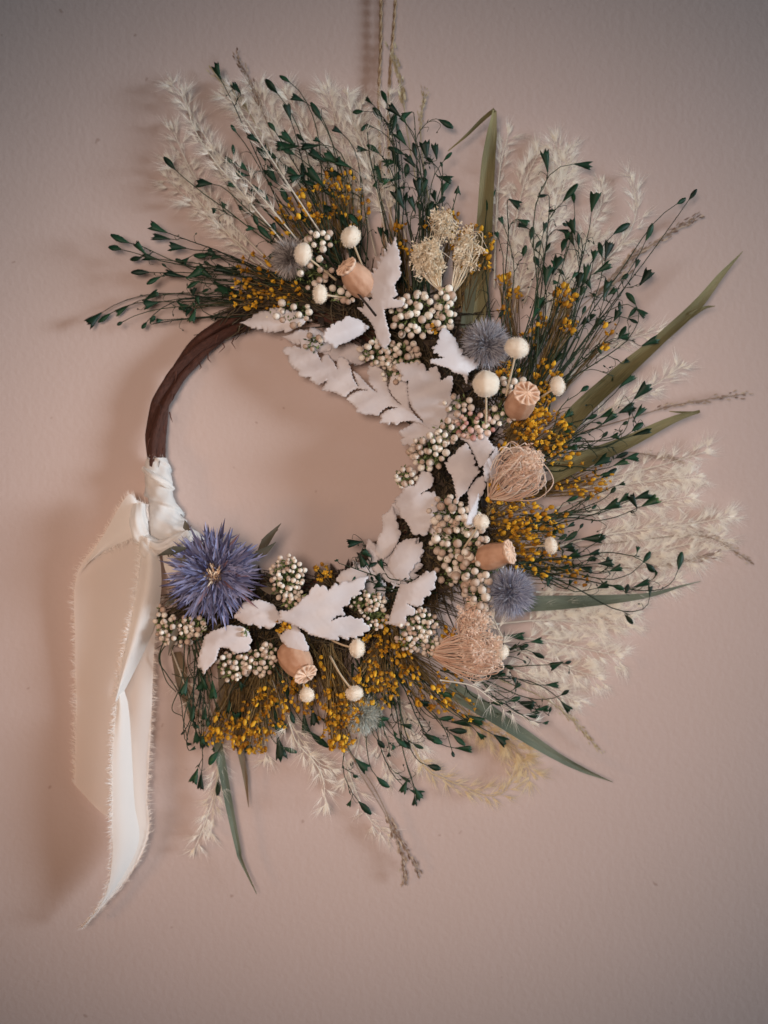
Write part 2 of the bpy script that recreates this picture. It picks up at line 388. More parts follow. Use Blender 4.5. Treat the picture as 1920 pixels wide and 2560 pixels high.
for P, fl, h0, h1 in [([(1000,1800),(1062,1917),(1109,1946),(1170,1971),(1221,1989),(1264,1975),(1297,1906)],.8,35,25),
                      ([(1080,1740),(1150,1790),(1230,1840),(1290,1880),(1330,1935)],1.3,40,22),
                      ([(1120,1750),(1200,1800),(1270,1850),(1310,1900)],1.3,40,22)]:
    plume(P, 'plumey', fl, h0, h1)
def oatgrass(P, m, sz, h0=45, h1=25, start=.5):
    n = len(P); pts = spline([Q(x, y, h0 + (h1 - h0) * i / (n - 1)) for i, (x, y) in enumerate(P)], 10)
    g = part('wispy_seed_grass', pts[0], wreath); mb = MB(); tube(mb, pts, [1.8, 1.0], 4, .5); mb.build('stem', m, g); mb = MB()
    for i in range(int(len(pts) * start), len(pts) - 1):
        t = (pts[i + 1] - pts[i]).normalized(); pr = Vector((-t.y, t.x, 0))
        for q in range(3):
            o = pts[i].lerp(pts[i + 1], R()); sd = random.choice((-1, 1)); e = o + (t * U(.7, 1.2) + pr * sd * U(.05, .5) + Vector((0, 0, U(-.2, .3)))) * U(5, 22)
            hair(mb, o, e, .6); lens(mb, e, e + (t + pr * sd * U(-.1, .35)).normalized() * U(9, 19) * sz, U(1.8, 3.4) * sz, a=U(0, 1), seg=3)
    mb.build('seed_husks', m, g)
for a in [([(780,560),(690,360),(640,240),(592,142)],'husk',.9), ([(750,520),(650,330),(600,250),(535,185)],'oat',.9), ([(1050,500),(1018,330),(1006,230),(985,140)],'oat',1.3),
          ([(1380,900),(1480,760),(1560,660),(1650,600),(1735,545)],'husk',1.0), ([(1370,860),(1450,770),(1520,710),(1580,640)],'husk',1.2), ([(1350,820),(1420,760),(1500,730),(1570,680)],'husk',1.0), ([(1420,1090),(1560,1050),(1700,1010),(1862,985)],'husk',.9),
          ([(1430,1370),(1600,1350),(1760,1340),(1875,1402)],'husk',.8), ([(1430,1410),(1560,1420),(1680,1412),(1785,1385)],'husk',.9), ([(1250,1700),(1350,1740),(1420,1790),(1495,1872)],'oat',.8),
          ([(850,1820),(900,1930),(960,2030),(1000,2120),(1010,2195)],'husk',1.0), ([(850,1850),(930,1960),(990,2080),(1046,2180)],'husk',.9), ([(1075,520),(1055,380),(1052,300),(1060,238)],'oat',.7),
          ([(620,560),(560,450),(520,380),(480,300)],'husk',.7), ([(1450,1150),(1550,1130),(1640,1140),(1700,1150)],'husk',.7), ([(700,560),(800,640)],'husk',.7)][:15]:
    oatgrass(*a)

# ------------------------------------------------------------------ long blade leaves
def blade(P, wd, h0, h1, m, tw=0.6, label=None):
    n = len(P); k = 10; pts = spline([Q(x, y, h0 + (h1 - h0) * i / (n - 1)) for i, (x, y) in enumerate(P)], k); mb = MB(); vs = []; fs = []; uvs = []; L = 0
    N = len(pts); C = 7
    for i, p in enumerate(pts):
        t = (pts[min(i + 1, N - 1)] - pts[max(i - 1, 0)]).normalized(); s = Vector((-t.y, t.x, 0)).normalized(); a = tw * math.sin(i / N * 4.2 + .3)
        s2 = s * math.cos(a) + Vector((0, 0, 1)) * math.sin(a); n2 = t.cross(s2)
        if i: L += (p - pts[i - 1]).length
        q = lerpl(wd, i / (N - 1))
        for c in range(C):
            x = c / (C - 1) * 2 - 1; vs.append(p + s2 * x * q + n2 * (abs(x) * q * .35 + .6 * math.sin(c * 2.1))); uvs.append((c / (C - 1), L / 160))
    for i in range(N - 1):
        for c in range(C - 1): j = i * C + c; fs.append((j, j + 1, j + C + 1, j + C))
    mb.add(vs, fs, [.42 + .35 * (j // C / N) ** 3 + .1 * math.sin(j // C * .3) for j in range(len(vs))], uvs); o = mb.build('long_leaf', m, wreath); 
    if label: o['label'] = label
    return o
blade([(1195,810),(1205,700),(1213,560),(1220,420),(1228,340),(1236,276)], [17,19,20,17,13,5], 62, 95, 'blade', .35)
blade([(1237,274),(1205,300),(1165,340),(1120,378)], [5,5,3.5,1.2], 95, 70, 'blade', .2)
blade([(1385,1110),(1450,1030),(1560,930),(1650,850),(1740,765),(1800,690),(1857,628)], [26,24,22,14,13,8,.8], 70, 60, 'blade', .5)
blade([(1725,790),(1760,770),(1788,765)], [7,4,.8], 66, 64, 'blade', .2)
blade([(1375,1185),(1450,1155),(1560,1110),(1680,1050),(1748,1028)], [26,23,17,9,3.5], 78, 80, 'blade', .35)
blade([(1750,1028),(1735,1032),(1690,1030),(1672,1028)], [3,4,2,.8], 82, 76, 'blade', .2)
blade([(1300,1510),(1400,1508),(1520,1500),(1620,1488),(1700,1466),(1752,1453)], [20,18,12,6,2.6,.8], 55, 45, 'bladeg', .4)
blade([(1120,1720),(1200,1770),(1300,1835),(1390,1890),(1460,1925),(1532,1955)], [21,22,17,10,7,.8], 60, 45, 'bladeg', .6)
blade([(535,1800),(552,1900),(572,2010),(595,2120),(603,2150),(642,2235)], [9,11,9.5,6.5,5,1], 55, 40, 'bladeg', .3)
blade([(580,1780),(600,1880),(613,1940),(622,2018)], [6,8,6,1], 45, 35, 'bladeb', .5)
blade([(560,1640),(570,1740),(600,1850)], [20,24,8], 45, 40, 'bladeb', .5)
blade([(440,1630),(455,1700),(480,1800)], [12,16,5], 25, 20, 'bladeb', .3)
blade([(1165,820),(1180,700),(1175,600)], [14,14,6], 60, 70, 'bladeg', .4)

# ------------------------------------------------------------------ green seed-head sprigs
def seedpod(mb, b, t, kind):
    d = t - b; L = max(d.length, 13); d = d.normalized(); L *= 1.16
    s = d.cross(Vector((U(-.7, .7), U(-.7, .7), 1))).normalized(); n = s.cross(d); a = U(.1, .8)
    if kind: prof = [(0, .05), (.15, .08), (.4, .15), (.7, .25), (.9, .305), (1, .31)]
    else: prof = [(0, .04), (.15, .09), (.4, .19), (.65, .21), (.85, .15), (1, .07)]
    K = 10; vs = []; fs = []; wv = U(.8, 1.2) * (min(1, 32 / L) ** .6 if L > 22 else 1.2); bd = U(-.12, .12)
    for i, (x, q) in enumerate(prof):
        for k in range(K):
            an = 2 * PI * k / K; ex = (0.13 * (1 if k % 2 else -.9) + U(-.07, .07)) if (kind and i >= 4) else 0
            fl = 1 + (.13 if k % 2 else -.08)
            vs.append(b + d * L * (x + ex * (1 if i == 5 else .35)) + (s * math.cos(an) * fl + n * math.sin(an) * .45 * fl) * q * L * wv + s * bd * L * x * x)
    for i in range(len(prof) - 1):
        for k in range(K): k2 = (k + 1) % K; fs.append((i * K + k, i * K + k2, i * K + K + k2, i * K + K + k))
    c = len(vs); vs.append(b + d * L * (.82 if kind else 1.0) + s * bd * L)
    for k in range(K): fs.append(((len(prof) - 1) * K + k, (len(prof) - 1) * K + (k + 1) % K, c))
    mb.add(vs, fs, [min(1.15, a + (.25 if (kind and i >= 5 * K and i % 2) else 0)) for i in range(len(vs))])
def sprig(base, items, h0, h1, att=.45, extra=6):
    bx, by = base; g = part('green_seed_sprig', Q(bx, by, h0), wreath)
    sm = MB(); pm = MB(); stems = []
    items = sorted(items, key=lambda i: (i[0] - bx) ** 2 + (i[1] - by) ** 2, reverse=True)
    for it in list(items):
        if R() < .5:
            f = U(.55, .92); ox, oy = U(-26, 26), U(-26, 26); dx, dy = (it[2] - it[0]) * U(.5, .9), (it[3] - it[1]) * U(.5, .9); x = bx + (it[0] - bx) * f + ox; y = by + (it[1] - by) * f + oy
            items.append((x, y, x + dx + U(-6, 6), y + dy + U(-6, 6)))
    items = sorted(items, key=lambda i: (i[0] - bx) ** 2 + (i[1] - by) ** 2, reverse=True)
    far = math.hypot(items[0][0] - bx, items[0][1] - by)
    for it in items:
        x0, y0, x1, y1 = it; f = math.hypot(x0 - bx, y0 - by) / far; h = h0 + (h1 - h0) * f + U(-14, 18)
        b = Q(x0, y0, h); t = Q(x1, y1, h + U(-8, 8)); pd = (t - b).normalized(); kind = R() < .55
        q1 = MB(); seedpod(q1, b, t, kind); q1.build('seed_head', 'green', g)
        src = None
        if stems and R() < att:
            best = None
            for S_ in stems:
                for j in range(2, len(S_) - 1, 2):
                    q = S_[j]; dist = (q - b).length
                    if 18 < dist < 120 and (q.xy - Vector((bx, by))).length < (b.xy - Vector((bx, by))).length - 10:
                        v = (b - q).normalized(); sc = dist - 40 * v.dot((S_[j] - S_[j - 1]).normalized())
                        if best is None or sc < best[0]: best = (sc, q, (S_[j + 1] - S_[j - 1]).normalized())
            if best: src = best
        if src: p0 = src[1]; dd = src[2]; jit = 4; r = [.95, .75]
        else:
            p0 = Q(bx + U(-22, 22), by + U(-22, 22), h0 + U(-10, 10)); dd = (Vector((b.x, b.y, b.z)) - p0).normalized(); jit = 11; r = [1.9, 1.4, .9]
        L = (b - p0).length
        if pd.dot((b - p0).normalized()) < -.2:
            c2 = b - pd * min(L * .25, 16)
        else: c2 = b - pd * L * .28
        c1 = p0 + dd * L * .36; N = 12; pts = []
        j1 = Vector((U(-jit, jit), U(-jit, jit), U(-jit, jit)))
        for i in range(N + 1):
            u = i / N; q = p0 * (1 - u) ** 3 + c1 * 3 * u * (1 - u) ** 2 + c2 * 3 * u * u * (1 - u) + b * u ** 3
            pts.append(q + j1 * math.sin(PI * u) * math.sin(u * 7) + (Vector((U(-.9, .9), U(-.9, .9), 0)) if 0 < i < N else Vector((0, 0, 0))))
        tube(sm, pts, r, 4, U(0, 1)); stems.append(pts)
    for S_ in stems:
        for q in range(2):         # small curling side twigs with tiny buds
            if R() < .55:
                j = int(U(4, 11)); t = (S_[j + 1] - S_[j]).normalized(); pr = Vector((-t.y, t.x, U(-.4, .6))) * random.choice((-1, 1)); L = U(10, 26); cu = U(-.9, .9)
                p = [S_[j], S_[j] + (t * .8 + pr * .4) * L * .6, S_[j] + (t * (.9 + cu * .2) + pr * (.9)) * L, S_[j] + (t * (.9 - abs(cu)) + pr * (1.2)) * L]
                tube(sm, spline(p, 3), [.9, .6], 3, U(0, 1)); 
                if R() < .7: lens(pm, p[-1], p[-1] + (p[-1] - p[-2]).normalized() * U(5, 10), 2.6, a=U(0, .5), fold=.6)
        for q in range(2):
            j = int(U(2, 10)); t = (S_[j + 1] - S_[j]).normalized(); e = S_[j] + (t + Vector((U(-.5, .5), U(-.5, .5), U(-.2, .4)))).normalized() * U(8, 17); lens(sm, S_[j], e, 1.5, a=U(0, .6), seg=2)
    sm.add(pm.v, pm.f, pm.a); sm.build('stem', 'gstem', g)
k = 500 / 1659.
cA = lambda s: crop(200, 100, k, s); cB = lambda s: crop(700, 100, k, s); cC = lambda s: crop(1200, 300, k, s); cD = lambda s: crop(200, 500, k, s)
cF = lambda s: crop(1200, 700, k, s); cG = lambda s: crop(700, 1300, k, s); cH = lambda s: crop(1200, 1200, 700 / 1659., s); cI = lambda s: crop(380, 1500, k, s); cJ = lambda s: crop(700, 1700, 600 / 1659., s)
D_ = cD('720,270,605,225;750,325,635,300;405,355,270,310;340,410,255,385;550,455,475,375;510,475,430,500;640,490,545,480;720,560,690,535;865,640,735,610;575,600,445,600;665,640,565,680;1065,460,960,470;1090,640,990,590;880,650,990,600;1260,600,1150,555;1110,670,1210,760;1220,730,1130,760;535,830,620,775;645,850,550,870;400,880,320,930;180,935,85,1010;255,940,165,1000;355,1010,315,1035;555,1010,520,1060;580,1020,610,965;800,840,860,890;930,870,890,925;960,900,935,995;990,870,970,820;940,800,935,745')
sprig((770, 715), [i for i in D_ if i[1] < 700], 75, 60, .5)
sprig((760, 750), [i for i in D_ if i[1] >= 700], 65, 45, .5)
AB = cA('1170,330,1120,235;1330,440,1280,375;1635,440,1550,345;790,1075,705,990;1095,1195,1000,1180;1300,770,1255,715;1495,855,1420,795;1640,990,1550,930;1300,1030,1215,990;1275,960,1270,880;1400,1090,1335,1045;1525,1265,1440,1225;1635,1190,1555,1090;1620,760,1575,690;1170,1340,1190,1365;1310,1370,1335,1390;1095,1400,1110,1420') + \
  cB('80,350,10,300;200,510,120,470;345,670,265,540;90,665,55,560;130,880,30,790;150,880,10,890;200,840,145,790;335,870,205,890;120,950,40,910;380,1010,270,940;490,1030,395,960;590,1060,490,1010;120,1130,40,1050;200,1160,180,1040;370,1220,250,1110;330,1220,210,1180;520,1130,420,1100;70,1360,10,1250;240,1570,210,1490;515,775,460,735;500,1500,430,1410;570,1560,505,1470;605,1140,575,1080') + \
  cD('1590,330,1480,240;1480,220,1445,140;1460,240,1400,230;1640,400,1600,480')
sprig((800, 690), [i for i in AB if i[0] < 640], 70, 70, .4)
sprig((850, 680), [i for i in AB if 640 <= i[0] < 745], 75, 75, .4)
sprig((900, 670), [i for i in AB if i[0] >= 745], 75, 80, .4)
B3 = cB('765,530,720,495;885,525,855,430;690,590,615,600;845,670,790,570;830,640,800,600;1000,640,925,560;1095,595,1030,630;910,790,945,635;1045,690,1010,650;710,700,685,750;1045,870,980,780;820,940,740,870;725,915,655,905;1315,660,1425,710;1360,1000,1415,940;1215,990,1200,870;1130,990,1110,870;1270,1020,1220,980;1300,990,1290,890;855,1210,785,1075;1345,1060,1340,1030;1030,950,920,890;1000,1080,930,950;980,1010,880,1020;1040,1140,1060,1040;1200,1150,1210,1080;1150,1290,1200,1170;920,1170,980,1130;1160,1300,1130,1180;1290,1340,1270,1280;1340,1290,1360,1200;1480,1210,1470,1265;905,1080,895,1050;840,1640,830,1570;900,1640,880,1590')
sprig((1005, 720), [i for i in B3 if i[0] < 1000], 75, 70, .3)
sprig((1055, 730), [i for i in B3 if i[0] >= 1000], 80, 75, .3)
C4 = cC('560,430,550,290;785,365,895,370;565,620,490,635;690,675,785,545;780,690,770,610;925,760,940,630;1110,945,1215,860;1375,1000,1430,880;420,995,430,900;400,900,335,870;240,655,315,700;195,870,170,820;55,750,75,620;525,940,545,870;785,950,760,850;730,880,690,865;780,1040,740,960;680,1090,700,1000;540,1100,570,1030;490,1215,450,1145;600,1280,640,1160;545,1370,550,1240;1010,1130,990,1030;1040,1150,1070,1040;940,1170,950,1100;950,1270,1060,1210;815,1390,820,1290;870,1350,880,1230;850,1370,870,1270;760,1320,790,1270;1170,1320,1225,1290;1325,1370,1400,1270;1290,1530,1230,1440;1025,1500,1050,1360;970,1470,945,1450;470,1570,500,1490;450,1640,490,1520;1160,1600,1160,1520;1230,1640,1290,1560;1290,1560,1360,1610;150,1640,190,1590') + \
  cF('1230,320,1300,350;1110,340,1150,270;1145,490,1205,400;1150,480,1215,470;1345,545,1445,490;1190,690,1205,680;835,370,880,330;910,340,930,290;400,530,400,480;470,540,520,470;620,690,670,620;750,690,770,650;440,300,470,240') + [(1722, 500, 1738, 476), (1692, 510, 1712, 498)]
sprig((1265, 980), [i for i in C4 if i[0] < 1345], 85, 85, .3)
sprig((1315, 985), [i for i in C4 if 1345 <= i[0] < 1470], 85, 85, .35)
sprig((1350, 1010), [i for i in C4 if i[0] >= 1470], 85, 75, .45)
F5 = cF('1155,895,1240,800;1280,985,1375,890;1150,1105,1250,1050;1280,1145,1340,1070;995,1140,1080,1100;880,1150,960,1130;835,925,890,885;700,1140,750,1100;1240,1130,1240,1090;1260,1255,1335,1190;1270,1290,1385,1250;1400,1250,1460,1225;900,1360,920,1400;730,1400,790,1390;1180,1200,1220,1180;1120,1480,1210,1430;1210,1480,1290,1460;1110,1540,1195,1500;950,1540,1040,1480;1010,1640,1120,1580')
sprig((1340, 1150), F5, 85, 80, .3)
H6 = cH('920,110,990,80;960,155,1035,115;930,165,895,105;735,175,805,135;690,150,670,170;510,130,570,100;690,370,730,340;600,350,700,340;515,280,550,260;415,260,440,270;590,290,605,260;500,360,570,320;425,330,440,310;495,400,540,390;645,440,695,425;660,455,680,470;510,465,575,440;930,430,935,410;965,490,1005,435;985,495,1030,535;1175,530,1190,440;700,495,770,490;590,515,650,530;470,525,520,540;770,540,825,520;610,580,635,570;785,625,845,640;910,635,985,610;1005,690,1005,640;860,800,900,845;1040,570,1042,560;525,630,540,600;400,630,405,580;820,30,850,20;770,80,800,50')
sprig((1320, 1310), [i for i in H6 if i[1] < 1345], 85, 70, .3)
sprig((1300, 1420), [i for i in H6 if i[1] >= 1345], 80, 70, .4)
sprig((1120, 1660), cH('160,920,240,930;300,960,355,950;170,1010,210,985;310,1020,370,1050;230,980,260,1000;490,1080,430,1100;500,1085,535,1080;60,1170,130,1130;140,1100,190,1110;390,1215,450,1210;480,1275,520,1250;480,1310,520,1360;170,1310,230,1290;220,1310,295,1340;330,1360,390,1355;410,1380,420,1350;270,1390,340,1395;370,1440,395,1440;200,1240,230,1210;210,1210,205,1180'), 85, 75, .4)
J8 = cJ('700,90,765,160;750,50,800,90;590,185,615,235;680,240,700,310;660,270,740,270;790,390,865,455;920,440,980,470;1020,375,1100,440;1180,290,1290,300;1170,345,1275,355;1195,380,1270,440;1210,470,1300,475;1270,240,1375,290;1020,590,1100,605;670,670,735,740;880,690,850,760;930,740,960,810;900,760,970,790;930,800,935,855;545,840,620,915;490,830,480,865;780,440,785,470;1190,490,1195,515;1480,380,1550,420')
sprig((970, 1650), [i for i in J8 if i[0] >= 1030], 80, 70, .35)
sprig((900, 1650), [i for i in J8 if i[0] < 1030], 80, 70, .35)
I9 = cI('295,650,265,765;290,840,340,970;350,880,320,990;445,880,430,970;365,1080,370,1165;400,1110,430,1200;555,1180,520,1240;545,1260,475,1345;380,1400,345,1495;410,1430,395,1540;550,1490,550,1605;290,1180,300,1190;310,1250,345,1235;500,670,510,790;690,1040,700,950;560,980,540,900;640,830,650,910;780,1150,800,1240;1040,1130,1080,1280;1080,1220,1185,1260;1150,920,1170,1010;1260,930,1270,1080;1330,900,1350,1010;1310,1090,1430,1215;960,1030,1080,1060;1020,970,1060,1020;1400,980,1490,1040;470,970,460,1040;870,730,880,820;940,660,1000,640')
sprig((500, 1610), [i for i in I9 if i[0] < 560], 75, 55, .35)
sprig((660, 1610), [i for i in I9 if i[0] >= 560], 75, 70, .3)
sprig((1080, 1480), cG('680,180,585,195;755,310,700,260;670,290,690,370;860,415,825,350;830,530,810,470;780,560,830,530;600,500,610,490;480,345,476,340'), 110, 125, .6)
# loose bare tendrils at the lower left
for P in [[(410,1600),(397,1650),(420,1690),(450,1740),(458,1800),(470,1850)],[(425,1600),(400,1640),(415,1700),(440,1730)],[(462,1600),(455,1700),(430,1770),(455,1790)],[(480,1590),(470,1660),(500,1730),(520,1770)],[(500,1600),(440,1610),(425,1640)],[(520,1680),(470,1695),(430,1685)],[(455,1680),(470,1740),(490,1830)],[(790,870),(775,840),(768,860),(780,890),(800,895)]]:
    mb = MB(); tube(mb, spline([Q(x, y, 70 + 8 * math.sin(i * 2)) for i, (x, y) in enumerate(P)], 8), [1.6, 1.0], 4, U(.3, .9)); mb.build('bare_tendril', 'gstem', wreath)

# ------------------------------------------------------------------ golden flower sprays
def yellow(cx, cy, r, n, bx, by, h=85, rs=1.0):
    g = part('golden_flower_spray', Q(bx, by, h - 25), wreath); fm = MB(); sm = MB(); b0 = Q(bx, by, h - 30)
    for i in range(int(n * 1.5)):
        a = U(0, 2 * PI); q = r * math.sqrt(R()); c = Q(cx + q * math.cos(a) * 1.05, cy + q * math.sin(a), h + U(-22, 22))
        d = ((c - b0).normalized() + Vector((U(-.4, .4), U(-.4, .4), U(-.1, .5)))).normalized(); s = U(4.2, 7.8) * rs; v = U(0, 1)
        if R() < .38:           # closed bud
            ball(fm, c, s, v, I1, (U(.6, .85), .72, U(.9, 1.3)), d, .20)
        else:                  # opened floret: five petals round a button
            ball(fm, c, s * .55, v * .6, I0, (1, 1, 1), d)
            u, w_, dd = basis(d)
            for k in range(5):
                an = k * 2 * PI / 5 + v * 6; e = c + (u * math.cos(an) + w_ * math.sin(an)) * s * U(.8, 1.2) + dd * s * U(.2, .9); lens(fm, c, e, s * .55, dd, min(1, v + U(-.1, .3)), 3, .4)
        if i % 2 == 0:
            m = c.lerp(b0, .5) + Vector((U(-9, 9), U(-9, 9), U(-8, 2))); tube(sm, spline([b0 + Vector((U(-14, 14), U(-14, 14), 0)), m, c], 4), [1.5, .8], 3, U(0, 1), cap=False)
        else:
            e = c.lerp(b0, U(.2, .4)) + Vector((U(-7, 7), U(-7, 7), -4)); hair(sm, e, c, .9, U(0, 1))
    fm.build('florets', 'yellow', g); sm.build('stem', 'ystem', g)
for a in [(790,510,52,34,840,640,80),(735,540,45,20,800,640,70),(850,460,42,24,860,620,85),(885,520,50,16,890,640,75),(700,560,30,9,790,650,60),
          (650,690,62,36,790,740,80),(612,735,42,20,760,760,78),(700,735,50,22,790,760,85),(540,725,1,0,0,0,0),
          (1002,568,20,8,1010,720,90),(1008,620,22,9,1020,730,95),(1115,560,42,22,1090,720,75),(1180,615,55,46,1150,760,85),(1190,660,40,16,1160,790,85),(1070,560,18,7,1060,720,80),
          (1262,700,22,12,1280,870,75),(1285,735,22,10,1290,880,75),(1262,785,18,8,1280,880,70),
          (1413,742,30,34,1340,960,95),(1420,812,24,20,1340,960,90),(1350,810,25,8,1310,940,80),(1320,850,25,8,1300,950,80),(1525,820,18,7,1400,980,75),(1515,860,16,6,1400,980,75),(1368,930,34,26,1320,1020,90),(1270,930,30,22,1250,1010,80),(1360,985,30,12,1320,1060,85),
          (1345,1025,48,44,1270,1090,95),(1370,1085,60,66,1280,1130,90),(1320,1060,40,28,1270,1110,100),(1400,1130,45,20,1300,1160,85),(1275,1110,30,10,1250,1140,80),
          (1480,1200,50,34,1330,1230,70),(1420,1210,30,14,1330,1230,65),
          (1290,1280,60,50,1190,1310,88),(1340,1340,62,54,1220,1350,85),(1270,1330,50,30,1200,1350,75),(1390,1300,35,20,1260,1330,78),(1330,1390,60,44,1220,1400,78),(1400,1400,40,14,1260,1400,75),(1450,1445,22,6,1280,1440,70),
          (930,1690,44,38,960,1590,110),(995,1630,40,24,980,1570,105),(1010,1690,40,16,980,1590,100),(960,1740,36,20,960,1620,90),(1080,1730,50,26,1000,1620,85),(1140,1770,45,18,1030,1650,75),(1110,1700,45,14,1000,1620,90),
          (860,1760,50,44,820,1620,110),(850,1825,44,46,820,1660,95),(890,1780,36,24,840,1640,100),(845,1860,22,16,830,1700,90),(790,1700,60,22,760,1590,95),(800,1760,44,20,770,1620,90),(740,1740,40,16,730,1620,80),
          (660,1780,62,52,660,1640,95),(690,1740,44,22,680,1620,92),(600,1835,44,36,620,1680,85),(570,1820,44,30,600,1680,80),(640,1850,34,26,640,1690,85),(530,1840,24,14,570,1700,75),
          (805,1437,26,14,880,1500,80),(708,1565,18,12,730,1600,150),(940,1610,30,12,960,1560,110),(1120,1580,20,8,1080,1540,110),(1175,815,1,0,0,0,0),(1082,822,12,6,1085,800,130),(970,1560,24,8,960,1520,110),
          (1250,1230,36,10,1220,1280,140)]:
    if a[3]: yellow(*a)

# ------------------------------------------------------------------ pale bead-like bud clusters
def rice(cx, cy, rx, ry, n, r, h=115, m='berry', bx=None, by=None):
    n = int(n * .84)
    bx = cx if bx is None else bx; by = cy if by is None else by
    g = part('bead_bud_cluster', Q(bx, by, h - 45), wreath); bm = MB(); sm = MB(); b0 = Q(bx, by, h - 50); P = []
    tr = 0
    while len(P) < n and tr < 6000:
        tr += 1; a = U(0, 2 * PI); q = math.sqrt(R()); x = cx + rx * q * math.cos(a); y = cy + ry * q * math.sin(a); hh = h + 28 * math.sqrt(max(0, 1 - q * q)) * (min(rx, ry) / 45) + U(-16, 10)
        p = Q(x, y, hh)
        if all((p - z).length > r * 1.65 for z in P): P.append(p)
    for p in P:
        d = (p - b0).normalized(); s = r * U(.6, 1.0); ball(bm, p, s, U(0, 1), I2, (.95, .95, U(.98, 1.22)), d, .045)
        if r > 8 and R() < .45: ball(sm, p + (d + rdir() * .5).normalized() * s * 1.0, s * .16, .9, I0)
        e = p - d * s * .7
        for k in range(4):     # green cup under each bead
            dd = (d + rdir() * .7).normalized(); lens(sm, e - d * 3, e + dd * s * .7, s * .3, a=U(0, 1), seg=2)
        mid = e.lerp(b0, .45) + Vector((U(-5, 5), U(-5, 5), 0)); tube(sm, spline([e, mid, b0 + Vector((U(-6, 6), U(-6, 6), 0))], 3), [1.1, 1.8], 3, U(0, 1), cap=False)
    for k in range(n * 5):
        a = U(0, 2 * PI); q = math.sqrt(R()); p = Q(cx + rx * q * .85 * math.cos(a), cy + ry * q * .85 * math.sin(a), h + U(-25, 14)); lens(sm, p, p + rdir() * U(7, 15), 2.4, a=U(0, 1), seg=2)
    bm.build('bead_buds', m, g); sm.build('stalk', 'moss', g)
for a in [(800,605,48,28,15,9.5,150),(778,680,52,44,17,9.5,140),(865,735,48,22,12,9.5,130),(735,780,50,36,14,10,95),(780,860,28,22,7,9.5,105),(690,790,25,18,6,10,85),
          (1035,790,58,56,44,10.5,125),(1112,772,26,56,26,10.5,125),(950,880,52,34,38,8.5,115),(1005,890,52,38,34,9.5,120),(985,935,40,22,16,7.5,105),
          (1145,1015,36,28,14,10,130),(1275,965,44,26,14,9.5,115),(1255,1035,52,28,18,9,110),(1115,1080,34,30,15,10,125),(1072,1130,50,42,36,9.5,135),(1012,1192,30,28,16,9,125),
          (1120,1285,52,44,26,11,125),(1150,1345,66,52,32,11.5,130),(1185,1420,50,50,24,11.5,135),(1195,1485,34,48,22,12,140),(1130,1420,42,46,20,11,110),(1175,1300,36,34,14,11,120),(1100,1350,24,44,14,10,105),
          (718,1445,46,58,66,7,150),(735,1500,30,26,22,7,140),(915,1505,52,28,38,6.8,125),(940,1545,30,28,26,6.8,120),(1045,1560,52,40,50,7.2,125),(1030,1600,40,34,34,7.2,120),(1078,1612,24,34,20,7,115),(1230,1420,30,30,8,11,100),
          (440,1580,48,38,46,7.8,95),(480,1565,40,26,26,7.8,100),(402,1550,20,36,14,7.5,85),(585,1665,46,38,40,7.8,120),(648,1655,42,34,40,8,125),(672,1630,20,22,12,8,125),(610,1580,14,10,5,7,150)]:
    rice(*a)
rice(1185, 1065, 50, 32, 34, 8.5, 125, 'pink')

